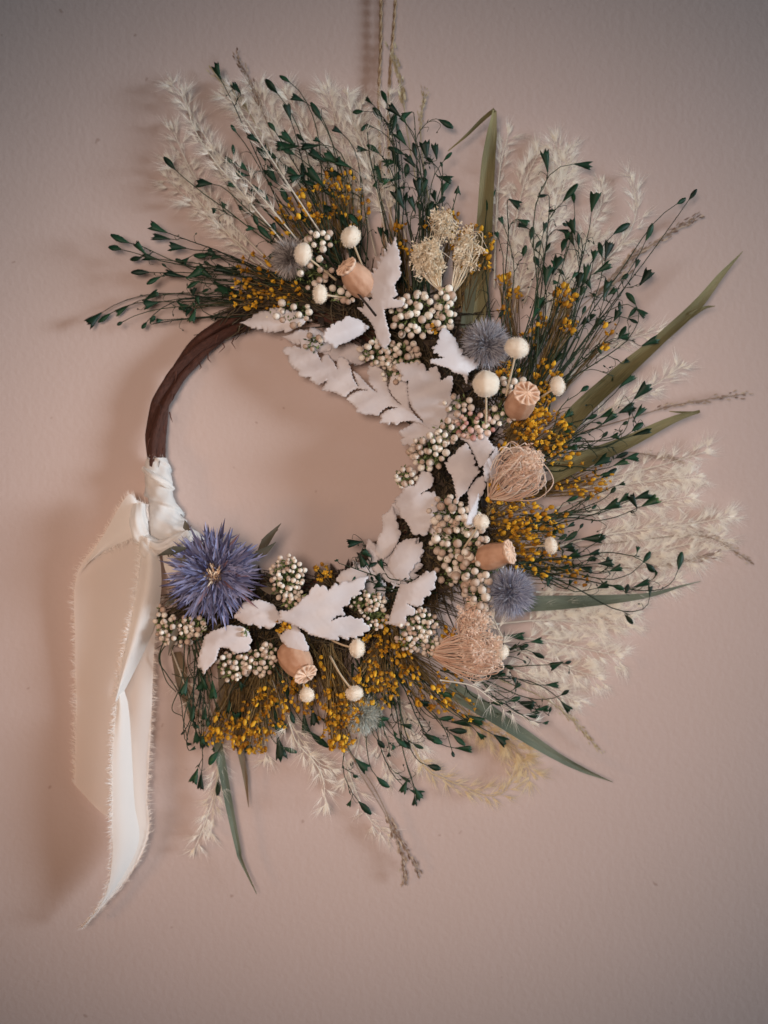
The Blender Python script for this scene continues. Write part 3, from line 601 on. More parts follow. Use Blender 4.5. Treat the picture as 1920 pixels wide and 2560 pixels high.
# ------------------------------------------------------------------ bleached white leaves
def wleaf(x0, y0, x1, y1, hw, h0=110, h1=None, lobes=5, cur=0.0, bow=10, depth=.34, label=None, side=0.0):
    """one serrated leaf from stalk (x0,y0) to tip (x1,y1)"""
    h1 = h0 + U(-12, 12) if h1 is None else h1; b = Q(x0, y0, h0); t = Q(x1, y1, h1)
    d = t - b; L = d.length; d.normalize(); s = Vector((-d.y, d.x, 0)).normalized(); s = (s + Vector((0, 0, side + U(-.18, .18)))).normalized(); n = d.cross(s)
    if n.z < 0: n = -n
    hw *= 1.10; nt = lobes * 2 + 2; RPT = 5; rows = nt * RPT; C = 9; vs = []; fs = []; wob = U(0, 6); nb = max(2, lobes - 1)
    lw = [[U(.72, 1.12) for _ in range(nb + 1)] for _ in range(2)]; tw = [[U(.5, 1.3) for _ in range(nt + 2)] for _ in range(2)]
    for i in range(rows + 1):
        u = i / rows; env = (math.sin(PI * min(1, u ** .80 * .97 + .02)) ** .60) if u > 0 else 0
        env = max(env, .05)
        for c in range(C):
            x = c / (C - 1) * 2 - 1; sd = 0 if x < 0 else 1
            pb = u * nb + (.4 if sd else 0); ps = u * nt + (.5 if sd else 0)
            bg = min(1, (pb % 1.0) * 1.7) ** .7; sm_ = (ps % 1.0); A1 = lw[sd][min(int(pb), nb)]; A2 = tw[sd][min(int(ps), nt + 1)]
            wdt = hw * env * (1 - .34 * A1 + .34 * A1 * bg) * (1 - .14 * A2 + .14 * A2 * sm_)
            fwd = (bg * .12 * L / nb + sm_ * .60 * L / nt * A2) * abs(x) ** 3 * env
            pos = b + d * (u * L * (1 - .10 * abs(x)) + fwd * (1 - u * .5)) + s * (x * wdt + cur * hw * math.sin(PI * u)) + n * (bow * math.sin(PI * u) - abs(x) * wdt * .16 + 1.0 * math.sin(u * nb * 2 * PI + x * 2 + wob) * abs(x) - 1.3 * max(0, math.cos(2 * PI * (u * nb - abs(x) * .8))) ** 6 * (1 - abs(x)) + 3 * math.sin(u * 4 + wob) * (1 + x) + (-1.5 if c == C // 2 else 0))
            vs.append(pos)
    for i in range(rows):
        for c in range(C - 1): j = i * C + c; fs.append((j, j + 1, j + C + 1, j + C))
    mb = MB(); mb.add(vs, fs, U(.25, .75)); tube(mb, [b - d * 14 - n * 4, b - n * 2, b + d * L * .12 - n * 2], [2.4, 2.0, .8], 5, .6)
    o = mb.build('white_leaf', 'leaf', wreath, origin=tuple(b))
    sol = o.modifiers.new('thickness', 'SOLIDIFY'); sol.thickness = 0.0001; sol.offset = 0
    if label: o['label'] = label
def tleaf(pts, ax, h, g=(0, 0), bow=10, fold=.14, rip=2.0, o=None, label=None):
    from mathutils.geometry import delaunay_2d_cdt
    ox, oy = o; k_ = 500 / 1659.
    P = [Vector((float(a) * k_ + ox, float(b) * k_ + oy)) for a, b in (q.split(',') for q in pts.split())]
    if (P[0] - P[-1]).length < .5: P.pop()
    # fine teeth on the long edges of the outline
    area = sum(P[i].x * P[(i + 1) % len(P)].y - P[(i + 1) % len(P)].x * P[i].y for i in range(len(P))); sg = 1 if area > 0 else -1
    F = []
    for i, p in enumerate(P):
        q = P[(i + 1) % len(P)]; F.append(p); d = q - p
        if d.length > 8:
            nn = Vector((d.y, -d.x)).normalized() * sg; m = max(1, int(d.length / 8))
            for z in range(m):
                F.append(p + d * ((z + .68) / m) + nn * U(1.2, 2.8))
                if z < m - 1: F.append(p + d * ((z + .95) / m) - nn * U(.1, .9))
    P = F; n = len(P)
    def inside(x, y):
        c = False
        for i in range(n):
            a, b = P[i], P[i - 1]
            if (a.y > y) != (b.y > y) and x < (b.x - a.x) * (y - a.y) / (b.y - a.y) + a.x: c = not c
        return c
    xs = [p.x for p in P]; ys = [p.y for p in P]; G = []; y = min(ys) + 3
    while y < max(ys):
        x = min(xs) + 3
        while x < max(xs):
            q = Vector((x + U(-1, 1), y + U(-1, 1)))
            if inside(*q) and min((q - b).length_squared for b in P) > 6: G.append(q)
            x += 5.5
        y += 5.5
    V, E, T, *_ = delaunay_2d_cdt(P + G, [(i, (i + 1) % n) for i in range(n)], [], 1, 1e-5)
    T = [t for t in T if inside(*(sum((V[i] for i in t), Vector((0, 0))) / 3))]
    A_ = [Vector((float(a) * k_ + ox, float(b) * k_ + oy)) for a, b in (q.split(',') for q in ax.split())]
    d = (A_[1] - A_[0]); L = d.length; d.normalize(); pn = Vector((-d.y, d.x)); c = sum(V, Vector((0, 0))) / len(V); R_ = max((v - c).length for v in V); w1, w2 = U(0, 6), U(0, 6)
    out = []
    for v in V:
        r = v - A_[0]; sa = r.dot(d); pp = abs(r.dot(pn)); rr = (v - c).length / R_
        hh = h + g[0] * (v.x - c.x) + g[1] * (v.y - c.y) + bow * (1 - rr * rr) - fold * pp + rip * .5 * math.sin(sa * .07 + w1) * min(1, pp / 20) + rip * .4 * math.sin(v.x * .06 + v.y * .13 + w2)
        hh -= 1.3 * math.exp(-(pp / 1.8) ** 2) + .55 * max(0, math.cos(2 * PI * (sa / 17 - pp / 22))) ** 6
        out.append(Q(v.x, v.y, hh))
    mb = MB(); mb.add(out, [tuple(t) for t in T], [max(0, min(1, .5 + .12 * math.sin(v.x * .05 + w1) + U(-.03, .03))) for v in V])
    o_ = mb.build('white_leaf', 'leaf', wreath); sol = o_.modifiers.new('thickness', 'SOLIDIFY'); sol.thickness = 0.0001; sol.offset = 0
    if label: o_['label'] = label
K1 = (700, 575); K2 = (825, 1000); KG = (700, 1300); KI = (380, 1500)
tleaf('958,55 965,130 990,180 985,210 1005,275 985,300 1003,365 990,395 945,455 975,540 930,560 945,575 1010,585 1030,620 990,640 860,655 880,760 900,830 905,850 920,865 908,890 912,930 890,960 860,985 835,950 800,880 790,830 740,740 660,665 640,640 690,655 700,600 640,545 690,570 715,555 740,590 770,570 750,500 755,440 765,410 745,345 785,370 770,315 800,330 815,320 800,250 835,280 835,210 865,240 860,150 890,200 890,100 920,140', '840,820 950,60', 172, (.25, -.1), 8, .10, 2, K1)
tleaf('740,805 670,870 600,905 560,930 490,950 455,985 435,965 425,940 410,950 395,930 370,935 360,895 350,880 370,865 365,845 390,840 380,815 420,815 425,780 450,790 480,755 510,760 550,715 590,725 660,745 710,785', '740,805 370,900', 165, (-.35, -.2), 8, .12, 2, K1)
tleaf('1350,810 1390,830 1430,880 1460,905 1460,930 1480,950 1480,980 1520,990 1515,1020 1490,1040 1560,1050 1570,1070 1625,1045 1610,1100 1655,1105 1620,1150 1560,1180 1550,1280 1520,1200 1440,1180 1400,1145 1245,1100 1245,1075 1310,1070 1370,1060 1310,1040 1330,1020 1270,1020 1290,985 1255,980 1310,950 1300,920 1325,910 1320,860', '1540,1180 1350,820', 168, (-.4, .1), 9, .12, 2, K1)
tleaf('945,1125 990,1110 1000,1095 1040,1115 1060,1100 1080,1115 1140,1095 1150,1120 1180,1105 1200,1120 1210,1170 1240,1175 1235,1150 1300,1130 1310,1170 1330,1200 1325,1260 1400,1210 1430,1215 1430,1290 1410,1370 1440,1400 1390,1480 1390,1620 1300,1659 1200,1600 1100,1480 1065,1400 1060,1280 1080,1240 1030,1260 1000,1230 1030,1210 1000,1195 990,1170 960,1140', '1330,1600 1150,1120', 128, (-.05, -.28), 12, .08, 2.5, K1)
tleaf('20,1000 50,970 100,975 110,960 170,985 200,965 250,985 290,975 320,1050 345,1100 352,1050 390,1030 440,1090 475,1160 475,1080 500,1050 560,1080 585,1150 600,1230 650,1300 606,1170 650,1200 700,1260 760,1320 808,1350 745,1270 735,1240 745,1210 720,1180 740,1155 735,1125 780,1120 850,1160 885,1200 885,1290 920,1375 970,1430 1010,1452 930,1365 900,1300 920,1240 940,1180 1000,1200 1050,1260 1060,1370 1070,1470 1120,1540 1240,1650 1150,1600 1080,1580 1000,1590 960,1620 920,1590 900,1620 880,1600 820,1600 850,1560 830,1540 880,1500 980,1472 900,1462 850,1490 810,1540 770,1530 700,1530 630,1510 640,1480 600,1440 570,1420 550,1405 590,1365 650,1335 730,1330 640,1310 580,1340 540,1385 500,1370 440,1340 340,1330 370,1290 400,1240 310,1285 240,1240 265,1215 200,1220 150,1205 160,1170 100,1140 70,1080 75,1040 30,1020', '1240,1650 30,1010', 96, (.09, .02), 12, .05, 2.5, K1, 'long pinnate white leaf reaching into the open middle of the hoop')
tleaf('1050,1640 1120,1590 1250,1600 1400,1650 1420,1740 1300,1760 1240,1740 1200,1790 1130,1780 1090,1800 1060,1770 1020,1790 1000,1740 1040,1720 1000,1700 985,1670', '1390,1690 1000,1700', 106, (-.05, 0), 8, .10, 2, K1)
tleaf('1130,355 1150,400 1175,430 1170,450 1195,460 1190,490 1210,520 1180,540 1230,560 1220,590 1250,590 1200,640 1150,720 1130,760 1080,800 1050,840 1040,740 1010,620 980,590 950,515 1000,530 975,490 1000,470 1040,450 1060,410 1085,390', '1050,840 1120,370', 150, (.1, .05), 8, .12, 2, K2)
tleaf('1270,630 1280,680 1295,710 1270,750 1270,780 1250,800 1230,840 1190,880 1170,930 1150,900 1150,800 1140,760 1180,700 1220,650', '1140,780 1270,650', 142, (.1, .1), 6, .12, 1.5, K2)
tleaf('1090,290 1150,230 1300,240 1310,330 1370,400 1320,450 1310,520 1240,560 1210,480 1180,420 1140,350 1080,320', '1240,560 1150,250', 122, (.1, .1), 6, .05, 2, K2)
tleaf('1380,385 1390,420 1440,490 1430,530 1400,570 1390,620 1360,665 1330,640 1320,600 1310,685 1280,660 1275,560 1300,500 1340,460', '1290,640 1390,420', 176, (-.8, -.2), 5, .2, 2, K2)
tleaf('1235,770 1225,870 1215,940 1220,1000 1180,1030 1130,1035 1150,950 1200,860', '1150,1030 1235,780', 190, (-.9, 0), 3, .15, 1, K2)
tleaf('620,700 650,700 700,720 740,640 760,590 830,600 860,660 840,720 750,780 790,760 840,770 870,760 880,810 860,840 895,850 870,880 895,920 850,930 860,960 830,980 850,1010 830,1040 800,1120 760,1125 740,1110 700,1120 680,1100 660,1050 620,990 580,960 570,900 540,860 560,840 540,820 600,770 605,710', '760,1120 680,720', 128, (.12, .05), 9, .10, 2, K2)
tleaf('520,880 530,940 550,960 545,1000 570,1040 560,1070 590,1100 560,1180 500,1280 430,1330 390,1300 380,1250 390,1200 400,1130 430,1100 440,1040 430,960 480,930', '430,1320 510,900', 102, (.15, 0), 7, .10, 2, K2)
tleaf('720,1150 700,1200 770,1180 760,1230 780,1260 740,1300 750,1340 700,1360 690,1400 650,1440 660,1480 600,1500 540,1480 500,1430 480,1380 500,1300 560,1200 620,1160 680,1150', '520,1460 730,1180', 118, (.1, 0), 8, .10, 2, K2)
tleaf('320,1150 350,1180 370,1200 390,1260 400,1330 430,1380 500,1420 560,1500 480,1510 400,1450 350,1400 320,1300 300,1220', '540,1500 320,1170', 96, (.1, .1), 6, .10, 2, K2)
tleaf('50,1490 100,1420 160,1400 210,1360 240,1370 320,1330 360,1400 300,1450 280,1560 220,1590 150,1600', '300,1500 60,1480', 98, (.1, .1), 6, .10, 2, K2)
tleaf('1285,420 1300,490 1280,510 1285,570 1240,580 1250,620 1190,640 1185,700 1130,720 1050,690 1120,740 1110,790 1040,790 1050,870 980,880 900,860 920,780 960,650 1000,530 1060,530 1150,480 1220,420 1240,440', '910,860 1280,430', 150, (.15, 0), 9, .12, 2, KG)
tleaf('735,470 700,520 700,570 640,590 680,610 590,640 570,700 510,720 540,790 470,790 420,840 500,810 590,795 620,820 690,820 690,850 745,885 740,920 690,930 690,960 640,960 640,985 560,965 570,1000 480,960 490,1000 400,990 250,950 180,900 60,850 0,830 0,750 60,760 150,700 200,640 240,620 250,580 310,530 330,560 360,540 390,570 400,590 460,520 480,550 520,510 570,520 650,480', '0,800 700,720', 162, (-.12, -.12), 13, .08, 3, KG)
tleaf('0,970 80,860 130,870 170,930 200,960 210,1000 240,1060 230,1090 170,1085 100,1080 50,1040 10,1000', '80,870 220,1080', 158, (0, .1), 6, .12, 2, KG)
tleaf('680,140 760,20 900,0 1010,40 1030,80 1060,120 1080,190 1030,190 1000,230 960,240 910,210 900,240 840,190 820,210 750,190', '700,60 1070,180', 158, (0, .1), 8, .12, 2, KI)
tleaf('560,240 640,210 740,220 800,260 830,340 800,370 820,400 780,430 700,440 670,430 640,400 560,390 530,500 500,530 450,580 430,620 410,560 380,560 385,500 400,430 440,300 500,260', '600,250 430,600', 154, (.05, .1), 9, .08, 2.5, KI)
for a in [
 (765,800,597,806,30,92,84,4),(870,860,703,842,30,70,60,5),(930,890,800,880,28,80,70,4),(985,1465,1048,1342,40,100,98,5),(1010,1250,985,1290,20,90,88,3),
 (995,1440,915,1350,26,84,78,4),(960,1490,880,1400,30,92,86,4),(605,1520,655,1552,26,140,140,4),(1100,1085,1150,985,34,96,100,4),(1100,1350,1085,1230,30,100,96,4)]:
    wleaf(*a)
# fine stalks showing through the leaf splits
for P in [[(940,790),(900,740),(830,660),(760,570)],[(1075,1095),(1000,1040),(900,965),(800,915)]]:
    mb = MB(); tube(mb, spline([Q(x, y, 168) if P[0][1] < 1000 else Q(x, y, 84) for x, y in P], 8), [3, 1.6], 5, .3); mb.build('leaf_stalk', 'leafback', wreath)

# ------------------------------------------------------------------ poppy seed pods
def poppy(bx, by, cx, cy, R0, Rc, h, tilt, label):
    """body centred at (bx,by), crown disc centred at (cx,cy); axis leans from body to crown and out of the wall by tilt"""
    b = Q(bx, by, h); v = Vector((cx - bx, cy - by, 0)); l = max(v.length, 1); ax = Vector((v.x, v.y, l * tilt)).normalized(); u, w_, d = basis(ax)
    R0 *= .84; H = 1.75 * R0; b = Q(cx, cy, h + 20) - d * H
    g = part('poppy_seed_pod', b - d * R0 * 1.6, wreath, label)
    def lathe(prof, K, fn):
        vs = []; fs = []
        for i, (z, r) in enumerate(prof):
            for k in range(K):
                an = 2 * PI * k / K; rr, zz = fn(i, z, r, an); vs.append(b + d * zz + (u * math.cos(an) + w_ * math.sin(an)) * rr)
        for i in range(len(prof) - 1):
            for k in range(K): k2 = (k + 1) % K; fs.append((i * K + k, i * K + k2, (i + 1) * K + k2, (i + 1) * K + k))
        return vs, fs
    prof = [(-1.6 * R0, .10 * R0), (-1.25 * R0, .14 * R0), (-1.12 * R0, .30 * R0), (-1.0 * R0, .36 * R0), (-.9 * R0, .55 * R0), (-.65 * R0, .86 * R0), (-.3 * R0, 1.0 * R0), (0, 1.04 * R0), (.4 * R0, 1.03 * R0), (.8 * R0, .97 * R0), (1.15 * R0, .88 * R0), (H * .86, Rc * .86), (H * .97, Rc * .74), (H, Rc * .5)]
    mb = MB(); vs, fs = lathe(prof, 48, lambda i, z, r, a: (r * (1 + .022 * math.cos(a * 11) * (1 if 3 < i else 0) + U(-.006, .006)), z)); mb.add(vs, fs, .45); mb.build('pod_body', 'poppy', g)
    mb = MB(); nr = 11; K = nr * 8
    pr = [(H - 7, .62 * Rc), (H - 6, .86 * Rc), (H, 1.0 * Rc), (H + 2.6, 1.01 * Rc), (H + 3.4, .95 * Rc), (H + 3, .78 * Rc), (H + 3, .55 * Rc), (H + 4, .3 * Rc), (H + 6, .12 * Rc), (H + 6, .001)]
    def fn(i, z, r, a):
        c = math.cos(a * nr); sc = 1 + (.038 * c if i in (1, 2, 3, 4) else 0)
        rid = max(0, c) ** 3 * (2.3 if 4 <= i <= 7 else 1.0 if i == 8 else 0); return r * sc, z + rid - (2.0 if (c < -.3 and i in (4, 5, 6)) else 0)
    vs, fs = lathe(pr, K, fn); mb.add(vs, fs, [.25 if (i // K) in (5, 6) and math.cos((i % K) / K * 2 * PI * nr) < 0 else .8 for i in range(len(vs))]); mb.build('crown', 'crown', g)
    mb = MB()
    for k in range(nr):      # little windows between body and crown: curled teeth
        an = 2 * PI * (k + .5) / nr; rd = u * math.cos(an) + w_ * math.sin(an); p = b + d * (H - 5) + rd * Rc * .8; lens(mb, p, p - d * 11 + rd * 2.5, 3.4, rd, .2, 3, .3)
        tube(mb, [b + d * (H - 3) + (u * math.cos(an + .28) + w_ * math.sin(an + .28)) * Rc * .84, b + d * (H - 13) + (u * math.cos(an + .28) + w_ * math.sin(an + .28)) * Rc * .80], [1.7, 1.2], 4, .8)
    mb.build('pore_teeth', 'poppy', g)
    mb = MB(); tube(mb, spline([b - d * R0 * 1.5, b - d * R0 * 2.2 + Vector((0, 0, -6)), b - d * R0 * 3 + Vector((0, 0, -25))], 4), [4.2, 3.6], 8, .5); mb.build('stem', 'cstem', g)
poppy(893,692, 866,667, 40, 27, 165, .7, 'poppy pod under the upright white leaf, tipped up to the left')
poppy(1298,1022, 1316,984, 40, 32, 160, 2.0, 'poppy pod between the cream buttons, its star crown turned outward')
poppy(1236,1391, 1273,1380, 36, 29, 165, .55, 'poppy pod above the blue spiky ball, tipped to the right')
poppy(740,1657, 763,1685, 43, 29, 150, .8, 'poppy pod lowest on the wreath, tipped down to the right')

# ------------------------------------------------------------------ cream button flowers
def button(x, y, rx, ry, h, sx, sy, rot=0.0):
    c = Q(x, y, h); g = part('cream_button_flower', c, wreath); mb = MB(); cr, sr = math.cos(rot), math.sin(rot); seeds = U(0, 9)
    def pt(p, k=1.0):
        lx, ly = p.x * rx * k, p.y * ry * k; return c + Vector((lx * cr - ly * sr, lx * sr + ly * cr, p.z * min(rx, ry) * k))
    mb.add([pt(p, 1 + .025 * math.sin(p.x * 6 + seeds) + .02 * math.sin(p.y * 7 - seeds) + U(-.014, .014)) for p in I3[0]], I3[1], .6)
    for k in range(520):
        p = rdir()
        if p.z < -.3: continue
        a = pt(p, .98); n = Vector((p.x, p.y, p.z)) * U(2.0, 4.2) + rdir() * 1.3; hair(mb, a, a + n, .42, U(.3, 1))
    mb.build('flower_head', 'cream', g)
    mb = MB(); e = Q(sx, sy, h - 40); m = c.lerp(e, .5) + Vector((U(-4, 4), U(-4, 4), 6)); tube(mb, spline([c, m, e], 5), [3.0, 2.5, 3.2], 6, .5); mb.build('stem', 'cstem', g)
for a in [(758,635,20,25,185,840,700,.1),(877,592,22,26,150,925,710,.5),(800,735,16,22,170,870,745,0),(1292,870,28,24,185,1265,990,.2),(1215,960,31,31,190,1215,1060,0),(1394,965,17,22,135,1330,1005,-.1),
          (1203,1305,18,17,185,1160,1370,.2),(1378,1364,14,19,120,1300,1370,-.2),(893,1621,17,22,150,820,1595,0),(886,1733,20,17,150,825,1640,-.15),(768,1737,17,16,140,755,1690,0),(1254,1630,17,17,150,1190,1640,.2)]:
    button(*a)

# ------------------------------------------------------------------ spiky globe flowers
def globe(x, y, r, h, m, n=1500, face=(0, 0), label=None):
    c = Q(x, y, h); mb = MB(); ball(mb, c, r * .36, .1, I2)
    for i in range(n):
        d = (rdir() + Vector((face[0], face[1], .35))).normalized(); l = r * U(.82, 1.08); a = c + d * r * .3; e = c + (d + rdir() * .14).normalized() * l; mid = c + d * r * .62
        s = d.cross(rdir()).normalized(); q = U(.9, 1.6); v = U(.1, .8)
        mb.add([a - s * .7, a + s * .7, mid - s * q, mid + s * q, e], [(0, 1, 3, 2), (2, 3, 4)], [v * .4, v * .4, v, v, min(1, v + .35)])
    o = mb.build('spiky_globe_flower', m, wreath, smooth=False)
    if label: o['label'] = label
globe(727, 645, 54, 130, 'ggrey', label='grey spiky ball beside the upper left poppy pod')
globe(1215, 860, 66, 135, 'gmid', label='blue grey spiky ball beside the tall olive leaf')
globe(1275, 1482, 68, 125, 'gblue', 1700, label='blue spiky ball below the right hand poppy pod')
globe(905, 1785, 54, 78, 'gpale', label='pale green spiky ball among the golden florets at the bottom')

# ------------------------------------------------------------------ dried lace-flower cups
def lace(bx, by, h, ang, L, spread, n, curl=.6, bend=0, tilt=.5, m='lace'):
    g = part('dried_lace_flower', Q(bx, by, h), wreath); sm = MB(); fm = MB(); b = Q(bx, by, h); a0 = math.radians(ang); F = Vector((math.cos(a0), -math.sin(a0), tilt)).normalized(); u, w_, d = basis(F)
    for i in range(n):
        an = 2 * PI * i / n + U(-.2, .2); k = math.sqrt(U(.12, 1)) * spread; l = L * U(.78, 1.08); side = (u * math.cos(an) + w_ * math.sin(an))
        p1 = b + (d * .35 + side * k * .42) * l; p2 = b + (d * .72 + side * k * .68) * l; p3 = b + (d * .98 + side * k * .55) * l; p4 = b + (d * 1.0 + side * k * (.55 - .38 * curl)) * l + rdir() * 4; p5 = b + (d * .86 + side * k * (.42 - .5 * curl)) * l + rdir() * 5
        P = [b + side * 2, p1, p2, p3, p4, p5][: 6 if k > spread * .5 else 5]; q = spline([p + rdir() * (1 + 4.6 * z) for z, p in enumerate(P)], 5); tube(sm, q, [1.6, 1.2, .9], 4, U(0, 1)); e = q[-1]; dd = (q[-1] - q[-3]).normalized()
        for z in range(18):     # small umbel of rays ending in tiny tufts
            d2 = (dd + rdir() * 1.1).normalized(); t = e + d2 * U(7, 20); hair(fm, e, t, .9, U(0, 1), U(-4, 4))
            for y in range(4): hair(fm, t, t + (d2 + rdir()).normalized() * U(3, 8), 1.3, U(.3, 1))
    for i in range(44):         # loose crossing threads
        q0 = b + d * L * U(.5, .95) + (u * U(-1, 1) + w_ * U(-1, 1)) * L * spread * .45; tube(fm, spline([q0, q0 + rdir() * 18, q0 + rdir() * 30, q0 + rdir() * 34], 5), [1.3, .8], 3, U(0, 1))
    sm.build('rays', m, g); fm.build('tufts', m, g)
lace(1222, 1246, 120, 42, 140, .80, 110, .8, tilt=.45)
lace(1100, 725, 120, 112, 104, .40, 52, .5, tilt=.35, m='lacec')
lace(1130, 735, 90, 70, 140, .26, 18, .2, tilt=.2, m='lacec')
lace(1085, 640, 118, 75, 100, .2, 7, .2, tilt=.2, m='lacec')
lace(1070, 1630, 110, 0, 160, .6, 100, .35, tilt=.3)
lace(1150, 1610, 120, 60, 90, .55, 26, .2, tilt=.3)

# ------------------------------------------------------------------ large violet thistle beside the ribbon
TC = Q(536, 1436, 150)
th = part('violet_thistle_head', TC, wreath, 'large violet blue thistle head beside the white ribbon knot')
mb = MB()
for lay, (n, el0, el1, l0, l1, w0, w1) in enumerate([(80, -.12, .15, 100, 140, 5, 9), (100, .1, .4, 80, 125, 4.5, 8), (100, .35, .7, 58, 98, 4, 6.5), (60, .6, 1.0, 42, 70, 3, 5.5), (40, .9, 1.3, 28, 48, 2, 4)]):
    for i in range(n):
        an = 2 * PI * (i + R()) / n; el = U(el0, el1); d = Vector((math.cos(an) * math.cos(el), math.sin(an) * math.cos(el), math.sin(el))); l = U(l0, l1)
        b = TC + Vector((math.cos(an) * 10, math.sin(an) * 10, 4 * lay - 8)); side = Vector((-math.sin(an), math.cos(an), 0)); e = TC + d * l * .98 + side * U(-12, 12)
        lens(mb, b, e, U(w0, w1), Vector((U(-.6, .6), U(-.6, .6), 1)), min(1.1, max(0, random.gauss(.42, .3))), 7, .55, .5, U(-.04, .10))
        if lay < 3 and R() < .8:      # spiny side points
            for q in range(2):
                o = b.lerp(e, U(.45, .75)); lens(mb, o, o + (d + side * random.choice((-1, 1)) * U(.4, .7)).normalized() * U(14, 28), 2.2, a=U(.1, .7), seg=2)
mb.build('bracts', 'violet', th, smooth=False)
mb = MB(); ball(mb, TC + Vector((2, 0, 8)), 24, .1, I2, (1, 1, .7), None, .1)
for i in range(130):
    an = U(0, 2 * PI); q = U(8, 36); p = TC + Vector((math.cos(an) * q, math.sin(an) * q, 18 - q * .2)); lens(mb, p, p + Vector((math.cos(an) * U(0, 9), math.sin(an) * U(0, 9), U(8, 20))), 2.2, a=U(0, .35) if q > 18 else U(.4, 1), seg=2)
for i in range(26):
    p = TC + Vector((U(-8, 12), U(-14, 12), 22)); lens(mb, p, p + Vector((U(-12, 12), U(-24, 16), U(8, 22))), 2.6, a=U(.85, 1.1), seg=3)
mb.build('centre', 'vcore', th)
mb = MB()
for (x0, y0, x1, y1, wd, h) in [(640,1390,703,1308,11,120),(620,1400,690,1355,12,125),(470,1370,393,1390,11,170),(480,1400,435,1396,5,165),(470,1330,462,1300,9,110),(540,1560,538,1600,8,120),(440,1490,410,1515,9,130),(650,1470,712,1480,10,130),(470,1380,490,1350,12,130),(450,1550,420,1640,8,110)]:
    lens(mb, Q(x0, y0, h), Q(x1, y1, h + 12), wd, a=U(.2, .8), seg=7, fold=.4, bend=.12)
    for q in range(4):
        o = Q(x0, y0, h).lerp(Q(x1, y1, h + 12), U(.2, .8)); lens(mb, o, o + Vector((U(-14, 14), U(-14, 14), 4)), 2.5, a=.5, seg=2)
mb.build('spiny_leaves', 'vleaf', th)

# ------------------------------------------------------------------ frayed ribbon
rib = bpy.data.objects.new('silk_ribbon', None); scn.collection.objects.link(rib); rib.location = W(Q(360, 1330, 100))
tag(rib, 'white frayed silk ribbon knotted round the bare left side of the hoop, two tails hanging', 'ribbon')
def strip(name, Lp, Rp, hl, hr, m, n=12, C=14, ripple=5, fray=(1, 1), seed=0, fl=21, bulge=8):
    nL = len(Lp); A_ = spline([Q(x, y, hl[i] if isinstance(hl, list) else hl) for i, (x, y) in enumerate(Lp)], n); B_ = spline([Q(x, y, hr[i] if isinstance(hr, list) else hr) for i, (x, y) in enumerate(Rp)], n)
    mb = MB(); vs = []; fs = []
    for i in range(len(A_)):
        for c in range(C):
            x = c / (C - 1); p = A_[i].lerp(B_[i], x); p = p + Vector((0, 0, ripple * math.sin(x * 5.5 + i * .035 + seed) + bulge * math.sin(PI * x) + ripple * .4 * math.sin(i * .21 + seed * 2 + x * 2))); vs.append(p)
    for i in range(len(A_) - 1):
        for c in range(C - 1): j = i * C + c; fs.append((j, j + 1, j + C + 1, j + C))
    mb.add(vs, fs, .5)
    o = mb.build(name, m, rib)
    fm = MB()
    for side, E, O in ((0, A_, B_), (1, B_, A_)):
        if not fray[side]: continue
        for i in range(len(E) - 1):
            seg = (E[i + 1] - E[i]); L = seg.length; k = max(1, int(L / 1.5)); clump = Vector((U(-.3, .3), U(-.6, .6), U(-.3, .3)))
            for q in range(k):
                p = E[i].lerp(E[i + 1], q / k); d = (E[i] - O[i]).normalized() + clump + Vector((U(-.3, .3), U(-.35, .35), U(-.4, .4))); hair(fm, p - d * 3, p + d.normalized() * fl * U(.35, 1.1) * (.5 + .5 * abs(math.sin(i * .9 + q * .3))), .62, U(.2, 1), U(-3, 3))
    if fm.v: fm.build('frayed_edge', m, o)
    return o
strip('ribbon_tail', [(372,1262),(345,1252),(318,1240),(258,1340),(192,1440),(188,1600),(189,1780),(186,1962)], [(374,1300),(366,1310),(362,1340),(360,1370),(354,1450),(330,1620),(306,1820),(284,2056)], [80,85,80,62,50,40,30,22], [90,92,88,70,50,38,30,24], 'sheer', ripple=3, fray=(1, 0), seed=1)
strip('ribbon_tail_fold', [(345,1255),(318,1240),(258,1340),(196,1440)], [(366,1330),(340,1340),(280,1368),(225,1402)], [92,94,76,60], [100,92,78,62], 'silk', ripple=2, fray=(0, 1), seed=2, fl=22)
strip('ribbon_tail', [(340,1500),(310,1600),(296,1700),(288,1800),(280,1900),(280,2040),(282,2150),(262,2240),(206,2318)], [(400,1490),(387,1600),(382,1700),(378,1800),(372,1900),(368,2000),(370,2088),(322,2190),(208,2320)], 52, 56, 'sheer', ripple=4, fray=(1, 1), seed=3)
strip('ribbon_tail', [(350,1335),(348,1400),(338,1480),(322,1570),(302,1670),(290,1750)], [(388,1350),(402,1420),(400,1500),(376,1590),(330,1690),(297,1752)], [122,118,112,102,88,70], [118,108,92,74,66,66], 'silk', ripple=5, fray=(1, 0), seed=4, bulge=14)
strip('ribbon_tail', [(294,1735),(286,1800),(280,1900),(279,2040),(281,2150),(262,2242),(204,2320)], [(303,1700),(330,1800),(345,1900),(358,2000),(367,2090),(322,2188),(207,2322)], [70,88,98,100,92,72,50], [66,60,54,50,48,48,50], 'silk', ripple=4, fray=(1, 0), seed=5, bulge=6)
strip('ribbon_wrap', [(404,1370),(412,1420),(430,1460)], [(500,1370),(500,1410),(500,1450)], 100, 105, 'silk', ripple=6, fray=(0, 0), seed=6, bulge=10)
mb = MB(); pts = spline([Q(390, 1148, 42), Q(395, 1195, 44), Q(402, 1240, 46), Q(408, 1285, 50), Q(424, 1330, 56), Q(462, 1368, 56), Q(500, 1400, 50)], 16)
